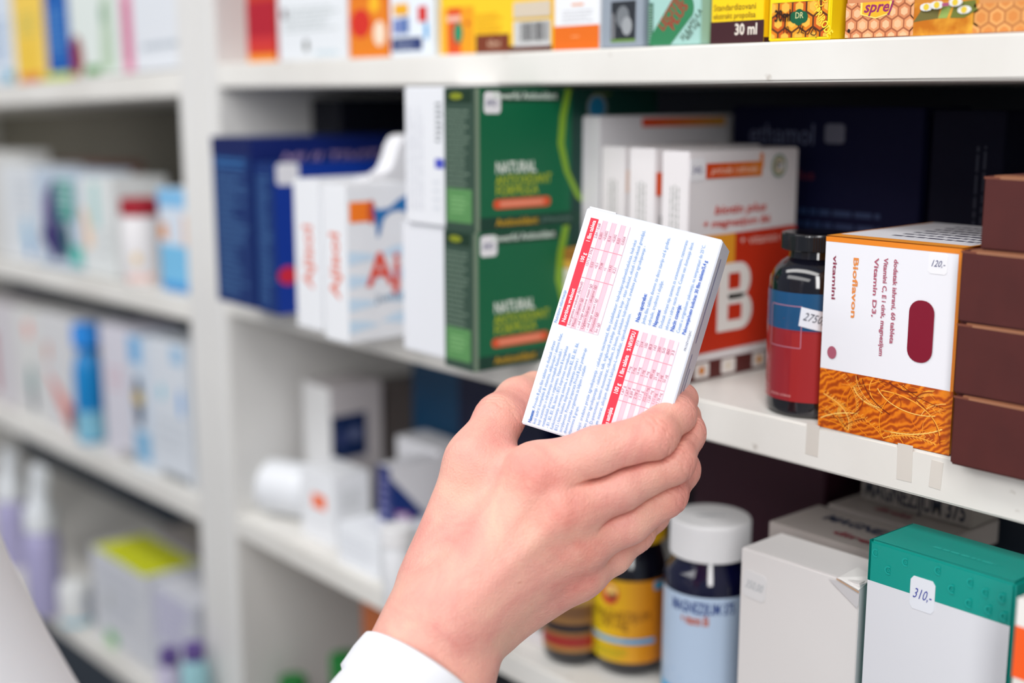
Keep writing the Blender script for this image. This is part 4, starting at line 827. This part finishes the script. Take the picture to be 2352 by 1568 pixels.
# side print
rp = hb.F('R')
for j, (z0, z1) in enumerate(((.2, .5), (.06, .44), (.55, .93))): rp.rect(.3 + .2 * (j % 2), z0, .34 + .2 * (j % 2), z1, (110, 110, 170))
bl = P4[3]; loc = bl + eW * Wd / 2
ho = hb.build('held_box', tuple(loc)); ho.rotation_euler = rotm.to_euler(); tag(ho, 'white and red supplement carton with nutrition tables, held up in the hand', 'box'); o_dims[ho.name] = (Wd, TH, Lh)
mb = MB(); mb.box((-Wd / 2 + .0006, .0012, Lh + .0002), (-Wd / 2 + .014, TH - .001, Lh + .0011), mat((224, 228, 236)), .0002); mb.build('end_flap', ho)

# ---------------------------------------------------------------- the person: one continuous hand and forearm surface
# grown from a distance field, extracted as surface nets. Working frame: metres, x right, y up, z towards the viewer, origin at the camera
HG = 1.11
def cv(px, py, d): return np.array([(px - 1176) / FPX * d, -(py - 784) / FPX * d, -d]) * HG
def to_world(v): v = np.asarray(v); return CAM + v[..., 0:1] * RT + v[..., 1:2] * UP - v[..., 2:3] * FW
def smin(a, b, k):
    h = np.clip(.5 + .5 * (b - a) / k, 0, 1); return b + (a - b) * h - k * h * (1 - h)
def smax(a, b, k): return -smin(-a, -b, k)
HAND = {
 'index':  [(1238, 1092, .524, .0126), (1370, 1040, .519, .0104), (1500, 1003, .5205, .0096), (1547, 952, .5325, .0091), (1566, 916, .543, .0071)],
 'middle': [(1292, 1170, .522, .0125), (1422, 1116, .523, .0102), (1540, 1058, .5275, .0095), (1571, 994, .542, .0088), (1574, 956, .554, .0069)],
 'ring':   [(1320, 1246, .529, .0118), (1440, 1194, .5325, .0098), (1526, 1136, .5385, .0090), (1561, 1078, .551, .0085), (1562, 1045, .562, .0067)],
 'little': [(1318, 1308, .539, .0108), (1402, 1272, .547, .0088), (1456, 1224, .556, .0080), (1499, 1182, .566, .0072), (1514, 1148, .574, .0062)],
}
THUMB = [(1003, 1330, .538, .0150), (1098, 1062, .540, .0128), (1146, 962, .553, .0104), (1190, 918, .570, .0096), (1228, 892, .581, .0080)]
CARP = {'index': (1035, 1395, .520, .0150), 'middle': (1030, 1415, .518, .0150), 'ring': (1032, 1430, .521, .0145), 'little': (1040, 1440, .527, .0135)}
class Field:
    def __init__(s, lo, hi, h):
        s.lo = np.array(lo); s.h = h; s.n = [int((hi[i] - lo[i]) / h) + 1 for i in range(3)]
        s.ax = [(lo[i] + h * np.arange(s.n[i])).astype(np.float32) for i in range(3)]
        s.X = s.ax[0][:, None, None]; s.Y = s.ax[1][None, :, None]; s.Z = s.ax[2][None, None, :]
    def caps(s, a, b, ra, rb, sq=None):
        a = a.astype(np.float32); b = b.astype(np.float32); d = b - a; L = float(d @ d) + 1e-12
        px, py, pz = s.X - a[0], s.Y - a[1], s.Z - a[2]
        t = np.clip((px * d[0] + py * d[1] + pz * d[2]) / L, 0, 1)
        q = np.sqrt((px - t * d[0]) ** 2 + (py - t * d[1]) ** 2 + (pz - t * d[2]) ** 2)
        return q - (ra + (rb - ra) * t)
    def ell(s, c, r, A=None):
        px, py, pz = s.X - c[0], s.Y - c[1], s.Z - c[2]
        if A is not None: px, py, pz = [A[i][0] * px + A[i][1] * py + A[i][2] * pz for i in range(3)]
        q = np.sqrt((px / r[0]) ** 2 + (py / r[1]) ** 2 + (pz / r[2]) ** 2); return (q - 1) * min(r)
def surface_nets(F, D):
    """vertices (grid frame -> working frame) and quads of the zero level"""
    n = D.shape; ins = D < 0
    cell = np.zeros([k - 1 for k in n], bool); s8 = np.zeros(cell.shape, np.int8)
    for i in (0, 1):
        for j in (0, 1):
            for k in (0, 1): s8 += ins[i:n[0] - 1 + i, j:n[1] - 1 + j, k:n[2] - 1 + k]
    act = (s8 > 0) & (s8 < 8); idx = np.argwhere(act); acc = np.zeros((len(idx), 3)); cnt = np.zeros(len(idx))
    cor_ = [(i, j, k) for i in (0, 1) for j in (0, 1) for k in (0, 1)]
    val = {c: D[idx[:, 0] + c[0], idx[:, 1] + c[1], idx[:, 2] + c[2]].astype(float) for c in cor_}
    for a in cor_:
        for ax in range(3):
            if a[ax]: continue
            b = list(a); b[ax] = 1; b = tuple(b); va, vb = val[a], val[b]; m = (va < 0) != (vb < 0)
            t = np.where(m, va / np.where(m, va - vb, 1), 0); p = np.array(a, float)[None].repeat(len(idx), 0); p[:, ax] = t
            acc[m] += p[m]; cnt[m] += 1
    V = F.lo + (idx + acc / cnt[:, None]) * F.h
    lut = -np.ones(act.shape, np.int64); lut[act] = np.arange(len(idx)); Q = []
    for ax in range(3):
        sl0 = [slice(1, n[i] - 1) for i in range(3)]; sl0[ax] = slice(0, n[ax] - 1); sl1 = list(sl0); sl1[ax] = slice(1, n[ax])
        A, B = ins[tuple(sl0)], ins[tuple(sl1)]; e = np.argwhere(A != B); off = np.array([1, 1, 1]); off[ax] = 0; base = e + off
        u, v = [(1, 2), (2, 0), (0, 1)][ax]; q = []
        for du, dv in ((1, 1), (0, 1), (0, 0), (1, 0)):
            w_ = base.copy(); w_[:, u] -= du; w_[:, v] -= dv; q.append(lut[w_[:, 0], w_[:, 1], w_[:, 2]])
        q = np.stack(q, 1); fl = A[tuple(e.T)]; q[~fl] = q[~fl][:, ::-1]; Q.append(q)
    return V, np.concatenate(Q)
J = {k: [(cv(*p[:3]), p[3] * HG) for p in v] for k, v in HAND.items()}
TJ = [(cv(*p[:3]), p[3] * HG) for p in THUMB]; CJ = {k: (cv(*p[:3]), p[3] * HG) for k, p in CARP.items()}
W1, W2 = cv(984, 1425, .522), cv(1058, 1458, .526)          # the two sides of the wrist
E1, E2 = cv(885, 1670, .500), cv(975, 1700, .504)
allp = [p for v in J.values() for p, r in v] + [p for p, r in TJ] + [W1, W2, cv(900, 1640, .505), cv(1010, 1640, .505)]
lo = np.min(allp, 0) - .024; hi = np.max(allp, 0) + .020
F = Field(lo, hi, .00065)
def joined(*fs):
    d = fs[0][0]
    for g, k in fs[1:]: d = smin(d, g, k)
    return d
order = ['index', 'middle', 'ring', 'little']
palm = F.caps(W1, E1, .0205, .0236); palm = smin(palm, F.caps(W2, E2, .0205, .0242), .012)
for k in order:
    c, rc = CJ[k]; m, rm = J[k][0]; palm = smin(palm, F.caps(c, m, rc, rm), .010)
palm = smin(palm, F.caps(W1 + (W2 - W1) * .5, CJ['middle'][0], .019, .017), .012)
tb_, rb_ = TJ[0]; palm = smin(palm, F.caps(tb_, TJ[1][0], rb_, TJ[1][1]), .012)
palm = smin(palm, F.caps(cv(1035, 1330, .538), cv(1170, 1130, .541), .014, .0095), .016)       # fleshy web and ball of the thumb
palm = smin(palm, F.caps(cv(1140, 1092, .538), cv(1215, 1082, .530), .0075, .0075), .012)
palm = smin(palm, F.caps(cv(1150, 1440, .538), cv(1300, 1320, .545), .009, .010), .014)
# faint tendons, and knuckles
for k in order[:3]:
    c, m = CJ[k][0], J[k][0][0]; o = np.array([0, 0, J[k][0][1] * .86]); palm = smin(palm, F.caps(c + o * 1.05, m + o * .96, .0024, .0026), .005)
for k in order:
    m, rm = J[k][0]; palm = smin(palm, F.caps(m + [0, 0, rm * .24], m + [.004, 0, rm * .22], rm * .78, rm * .72), .009)
tot = None; prev = None
for k in order:
    ch = J[k]; d = None
    for (a, ra), (b, rb) in zip(ch[:-1], ch[1:]):
        g = F.caps(a, b, ra, rb); d = g if d is None else smin(d, g, .0035)
    # fuller joint at the middle knuckle, pads
    p, r = ch[2]; d = smin(d, F.caps(p + [.0008, .0006, .0012], p + [.001, .001, .001], r * .945, r * .945), .003)
    g = smin(d, palm, .0055 if k != 'little' else .008)
    tot = g if tot is None else smin(tot, g, .0003)
    if prev is not None:      # skin pressed together where neighbouring fingers touch
        slit = .0036 * np.exp(-((d - prev) / .0013) ** 2) * np.clip((palm + .0005) / .004, 0, 1) * np.clip(1 - np.maximum(d, prev) / .004, 0, 1); tot = tot + slit
    prev = d
d = None
for (a, ra), (b, rb) in zip(TJ[1:-1], TJ[2:]):
    g = F.caps(a, b, ra, rb); d = g if d is None else smin(d, g, .004)
tot = smin(tot, smin(d, palm, .009), .001)
V, Q = surface_nets(F, tot)
del tot, palm, d, g
def largest(V, Q):
    """keep only the one outer skin, dropping any tiny closed pocket inside"""
    e = np.concatenate([Q[:, [0, 1]], Q[:, [1, 2]], Q[:, [2, 3]], Q[:, [3, 0]]]); e = np.concatenate([e, e[:, ::-1]]); lab = np.arange(len(V))
    while True:
        old = lab.copy(); np.minimum.at(lab, e[:, 0], lab[e[:, 1]]); lab = lab[lab]; lab = lab[lab]
        if (lab == old).all(): break
    keep = lab == np.bincount(lab).argmax(); new = np.cumsum(keep) - 1; return V[keep], new[Q[keep[Q[:, 0]]]]
V, Q = largest(V, Q)
# relax the net a little, keeping volume
def relax(V, Q, it, lam=.5, mu=-.52):
    n = len(V); e = np.concatenate([Q[:, [0, 1]], Q[:, [1, 2]], Q[:, [2, 3]], Q[:, [3, 0]]]); e = np.concatenate([e, e[:, ::-1]])
    deg = np.bincount(e[:, 0], minlength=n)[:, None]
    for i in range(it):
        for f_ in (lam, mu):
            s_ = np.stack([np.bincount(e[:, 0], V[e[:, 1], a], n) for a in range(3)], 1) / deg; V = V + f_ * (s_ - V)
    return V
V = relax(V, Q, 2)
def normals(V, Q):
    n = np.cross(V[Q[:, 2]] - V[Q[:, 0]], V[Q[:, 3]] - V[Q[:, 1]]); N = np.stack([sum(np.bincount(Q[:, c], n[:, a], len(V)) for c in range(4)) for a in range(3)], 1)
    return N / (np.linalg.norm(N, axis=1, keepdims=True) + 1e-12)
N = normals(V, Q)
# creases over the joints, and where the blood shows
red = np.zeros(len(V))
rs = np.random.RandomState(3)
def creases(ch, i, n, sp, dep, wid):
    p, r = ch[i]; ax = ch[i + 1][0] - ch[i - 1][0]; ax = ax / np.linalg.norm(ax); q = V - p; s_ = q @ ax; rad = np.linalg.norm(q, axis=1)
    side = np.clip((N[:, 2] + .35) * 1.4, 0, 1) * np.clip(1.6 - rad / (r * 1.25), 0, 1)
    lat = q @ np.cross(ax, [0, 0, 1]); out = 0
    for j in range(n):
        c = (j - (n - 1) / 2) * sp; c = c + .0006 * np.sin(lat * 900 + j * 1.7) + lat ** 2 * 12 * (1 if j < n / 2 else -1)
        out = out + np.exp(-((s_ - c) / wid) ** 2) * (1 if j % 2 == 0 else .6)
    return -dep * out * side, np.exp(-(rad / (r * 1.25)) ** 2)
disp = np.zeros(len(V))
for k in order:
    a, b_ = creases(J[k], 2, 4, .0021, .00055, .00048); disp += a; red = np.maximum(red, b_ * .9)
    a, b_ = creases(J[k], 3, 3, .0017, .00035, .00045); disp += a; red = np.maximum(red, b_ * .5)
    p, r = J[k][0]; red = np.maximum(red, .8 * np.exp(-(np.linalg.norm((V - (p + [0, 0, r])) * [.7, 1.25, 1], axis=1) / .012) ** 2))
a, b_ = creases(TJ, 2, 4, .0019, .0006, .0005); disp += a; red = np.maximum(red, b_ * .5)
V = V + N * disp[:, None]
Wv = to_world(V)
me = bpy.data.meshes.new('hand'); me.from_pydata(Wv.tolist(), [], Q.tolist()); me.polygons.foreach_set('use_smooth', [True] * len(Q)); me.update()
at_ = me.attributes.new('flush', 'FLOAT', 'POINT'); at_.data.foreach_set('value', red.astype(np.float32))
def skin_f(nt, b, N_, L):
    tc = N_('ShaderNodeTexCoord'); fl = N_('ShaderNodeAttribute'); fl.attribute_name = 'flush'
    def noise(sc, det, rough=.6, dist=0, vec=None):
        n = N_('ShaderNodeTexNoise'); n.inputs['Scale'].default_value = sc; n.inputs['Detail'].default_value = det; n.inputs['Roughness'].default_value = rough; n.inputs['Distortion'].default_value = dist
        L(vec or tc, 'Vector' if vec else 'Object', n, 'Vector'); return n
    def math_(op, a, ai, v=None, b2=None, bi=0):
        m = N_('ShaderNodeMath'); m.operation = op; L(a, ai, m, 0)
        if b2 is not None: L(b2, bi, m, 1)
        else: m.inputs[1].default_value = v
        return m
    def mix(fac, fi, A, Ai, col, kind='MIX'):
        m = N_('ShaderNodeMix'); m.data_type = 'RGBA'; m.blend_type = kind; nt.links.new(fac.outputs[fi], m.inputs[0]); nt.links.new(A.outputs[Ai], m.inputs[6]); m.inputs[7].default_value = (*lin(col), 1); return m
    n = noise(34, 5, .62, .6); r = N_('ShaderNodeValToRGB'); ramp(r, [(.28, lin((240, 188, 166))), (.48, lin((236, 174, 158))), (.64, lin((230, 160, 148))), (.8, lin((222, 140, 128)))]); L(n, 'Fac', r, 'Fac')
    n1 = noise(150, 3, .6); fm = math_('MULTIPLY', fl, 'Fac', b2=math_('MULTIPLY', n1, 'Fac', 1.15), bi=0); c1 = mix(fm, 0, r, 0, (216, 112, 100))
    n4 = noise(260, 2, .5); r4 = N_('ShaderNodeValToRGB'); ramp(r4, [(.72, (0, 0, 0)), (.80, (.35, .35, .35))]); L(n4, 'Fac', r4, 'Fac'); c2 = mix(r4, 0, c1, 2, (204, 104, 84))
    nt.links.new(c2.outputs[2], b.inputs['Base Color'])
    v = N_('ShaderNodeTexVoronoi'); v.inputs['Scale'].default_value = 900; L(tc, 'Object', v, 'Vector')
    mp = N_('ShaderNodeMapping'); mp.inputs['Rotation'].default_value = (.3, .9, .5); mp.inputs['Scale'].default_value = (1, .28, .6); L(tc, 'Object', mp, 'Vector')
    n3 = noise(520, 5, .65, 1.0, mp); n5 = noise(95, 4, .6, .8, mp)
    s1 = math_('MULTIPLY', v, 'Distance', .45); s2 = math_('ADD', s1, 0, b2=n3, bi='Fac'); s3 = math_('MULTIPLY_ADD', n5, 'Fac', 1.6); L(s2, 0, s3, 2)
    bp = N_('ShaderNodeBump'); bp.inputs['Strength'].default_value = .55; bp.inputs['Distance'].default_value = .0006; L(s3, 0, bp, 'Height'); L(bp, 'Normal', b, 'Normal')
    b.inputs['Subsurface Weight'].default_value = .22; b.inputs['Subsurface Radius'].default_value = (.005, .002, .0012); b.inputs['Subsurface Scale'].default_value = .35
    b.inputs['Roughness'].default_value = .48; b.inputs['Specular IOR Level'].default_value = .4
M_SKIN = nodemat('skin', skin_f); me.materials.append(M_SKIN)
person = empty('person', tuple(to_world(cv(-400, 2300, .46)))); tag(person, 'person in a white coat reaching in, hand holding up a white and red carton', 'person')
PW = Matrix.Translation(person.location).inverted()
def child(o): o.parent = person; o.matrix_parent_inverse = PW; return o
hand = bpy.data.objects.new('hand', me); COL.objects.link(hand); child(hand)
# nails
M_NAIL = mat((236, 190, 180), rough=.25, spec=.5, coat=.3)
def nail(ch, out, wid=.0052, ln=.0105):
    a, ra = ch[-2]; b_, rb = ch[-1]; ax = b_ - a; ax /= np.linalg.norm(ax); out = np.array(out, float); out -= ax * (out @ ax); out /= np.linalg.norm(out); sd = np.cross(ax, out); vs = []; nu, nv = 9, 9
    for lay in (0, 1):
        for i in range(nv):
            t = i / (nv - 1); s_ = -.006 + ln * t; R_ = rb + (ra - rb) * max(0, -s_) / np.linalg.norm(b_ - a)
            for j in range(nu):
                u = (j / (nu - 1) - .5) * 2; wd = wid * (1 - .35 * max(0, t - .6) ** 2 * 6) ; th = u * wd / R_; drop = .0
                rr = R_ + .00012 + .0003 * (1 - lay) - .0006 * (abs(u) ** 3) - (.0028 * max(0, t - .55) ** 2 * 3)
                vs.append(b_ + ax * s_ + out * rr * math.cos(th) + sd * rr * math.sin(th))
    fs = []
    for i in range(nv - 1):
        for j in range(nu - 1):
            q = i * nu + j; fs.append((q, q + 1, q + nu + 1, q + nu)); q += nu * nv; fs.append((q, q + nu, q + nu + 1, q + 1))
    rim = [j for j in range(nu)] + [i * nu + nu - 1 for i in range(1, nv)] + [(nv - 1) * nu + j for j in range(nu - 2, -1, -1)] + [i * nu for i in range(nv - 2, 0, -1)]
    for q in range(len(rim)): a_, b2 = rim[q], rim[(q + 1) % len(rim)]; fs.append((a_, a_ + nu * nv, b2 + nu * nv, b2))
    mb = MB(); mb.add([to_world(v) for v in vs], fs, M_NAIL, True); o = mb.build('fingernail'); o.parent = hand; o.matrix_parent_inverse = PW; return o
nail(J['index'], (1, .1, .05)); nail(J['middle'], (1, .1, .05)); nail(J['ring'], (1, .1, .0)); nail(J['little'], (.9, .1, .0), .0042, .009); nail(TJ, (-.55, .75, .1), .0062, .0125)
# coat: sleeve from the cuff down to the elbow and up to the shoulder
def cloth_f(nt, b, N_, L):
    tc = N_('ShaderNodeTexCoord'); n = N_('ShaderNodeTexNoise'); n.inputs['Scale'].default_value = 900; bp = N_('ShaderNodeBump'); bp.inputs['Strength'].default_value = .12; bp.inputs['Distance'].default_value = .0003
    L(tc, 'Object', n, 'Vector'); L(n, 'Fac', bp, 'Height'); L(bp, 'Normal', b, 'Normal'); b.inputs['Base Color'].default_value = (*lin((236, 238, 244)), 1); b.inputs['Roughness'].default_value = .8; b.inputs['Sheen Weight'].default_value = .2
M_COAT = nodemat('white_coat_cloth', cloth_f)
def tube(path, thick, name, n=64, wav=0):
    """path: (centre, radius_side, radius_depth, tilt normal) rings; a closed cloth shell of the given thickness"""
    rings = []
    for i, (c, ra, rb) in enumerate(path):
        c0 = path[max(i - 1, 0)][0]; c1 = path[min(i + 1, len(path) - 1)][0]; ax = c1 - c0; ax /= np.linalg.norm(ax)
        e1 = np.cross(ax, [0, 0, 1.]); e1 /= np.linalg.norm(e1); e2 = np.cross(e1, ax); rings.append((c, ra, rb, e1, e2))
    vs = []
    for lay in (0, 1):
        for i, (c, ra, rb, e1, e2) in enumerate(rings):
            for k in range(n):
                a = 2 * math.pi * k / n; q = 1 + (.025 * math.sin(3 * a + i * .9) + .015 * math.sin(5 * a - i * 1.3)) * wav * min(1, i / 4)
                vs.append(c + e1 * math.cos(a) * (ra * q - thick * lay) + e2 * math.sin(a) * (rb * q - thick * lay))
    m = len(rings); fs = []
    for lay in (0, 1):
        for i in range(m - 1):
            for k in range(n):
                q = [lay * m * n + i * n + k, lay * m * n + i * n + (k + 1) % n, lay * m * n + (i + 1) * n + (k + 1) % n, lay * m * n + (i + 1) * n + k]; fs.append(q if lay else q[::-1])
    for i in (0, m - 1):
        for k in range(n):
            q = [i * n + k, i * n + (k + 1) % n, m * n + i * n + (k + 1) % n, m * n + i * n + k]; fs.append(q)
    mb = MB(); mb.add([to_world(v) for v in vs], fs, M_COAT, True); return child(mb.build(name))
c0 = cv(972, 1532, .512); dirn = np.array([-.50, -.76, .42]); dirn /= np.linalg.norm(dirn); path = []
for i, s_ in enumerate((0, .0012, .003, .008, .018, .020, .022, .035, .06, .10, .15, .20, .235)):
    r_ = .0292 + (.0006 if 0 < i < 5 else 0) + s_ * .09
    if i == 5: r_ -= .0006
    path.append((c0 + dirn * s_, r_ - (.0012 if i == 0 else 0), r_ * .93 - (.0012 if i == 0 else 0)))
tube(path, .0016, 'sleeve', wav=1)
el = path[-1][0]
sh = cv(-1150, 1500, .50)
tube([(el - dirn * .02 + np.array([.005, -.01, 0]), .052, .050), (el + np.array([-.01, -.012, -.004]), .055, .053), (el + (sh - el) * .2, .060, .058), (el + (sh - el) * .6, .068, .066), (sh, .085, .085)], .002, 'sleeve_upper', wav=1)
F2 = Field(*[np.array(q) for q in ((-.62, -.60, -.64), (-.04, .06, -.28))], .006)
tor = F2.caps(cv(-1215, 995, .40), cv(-345, 2225, .40), .091, .108); tor = smin(tor, F2.caps(cv(-665, 1250, .42), cv(-465, 2350, .42), .087, .104), .05)
tor = smax(tor, -.58 - (F2.Y + 0 * F2.X + 0 * F2.Z), .01)
V2, Q2 = surface_nets(F2, tor); V2 = relax(V2, Q2, 4)
mb = MB(); mb.add(to_world(V2).tolist(), Q2.tolist(), M_COAT, True); child(mb.build('coat'))

# old tape left on the front of the middle shelf
unit = [o for o in bpy.data.objects if o.name == 'shelving_unit'][0]
M_TAPE = mat((214, 208, 200), rough=.3)
for px, py, w2, h2, r2_ in ((1866, 1010, .0075, .0160, .02), (2078, 1062, .0080, .0175, -.02), (2150, 1090, .006, .013, .05)):
    P = onY(px, py, -.0001); mb = MB(); n = 6
    mb.box((-w2 / 2, -.00012, -h2 / 2), (w2 / 2, .0001, h2 / 2), M_TAPE); t = mb.build('tape_residue'); t.location = tuple(P); t.rotation_euler = (0, r2_, 0)
    t.parent = unit; t.matrix_parent_inverse = Matrix.Translation(unit.location).inverted()
for o in bpy.data.objects:
    l = o.get('label', '')
    for key, g in (('plain brown box', 'plain brown boxes in a stack'), ('white vitamin B box', 'vitamin B boxes in a row'), ('big letter B', 'vitamin B boxes in a row'), ('green antioxidant', 'green antioxidant boxes'), ('magnesium box', 'grey magnesium boxes'),
                   ('MAGNEZIJUM', 'grey magnesium boxes'), ('pill bottle', 'pill bottles on the low shelf'), ('spray bottle', 'lavender spray bottles'), ('top shelf', 'boxes along the top shelf'), ("second shelf", 'boxes on the left second shelf'), ('third shelf', 'boxes on the left third shelf'), ('dark navy carton', 'dark cartons at the back')):
        if key in l and o.get('category') in ('box', 'bottle') and not (g.startswith('boxes') and o['category'] != 'box') and 'dark grey box' not in l: o['group'] = g; break
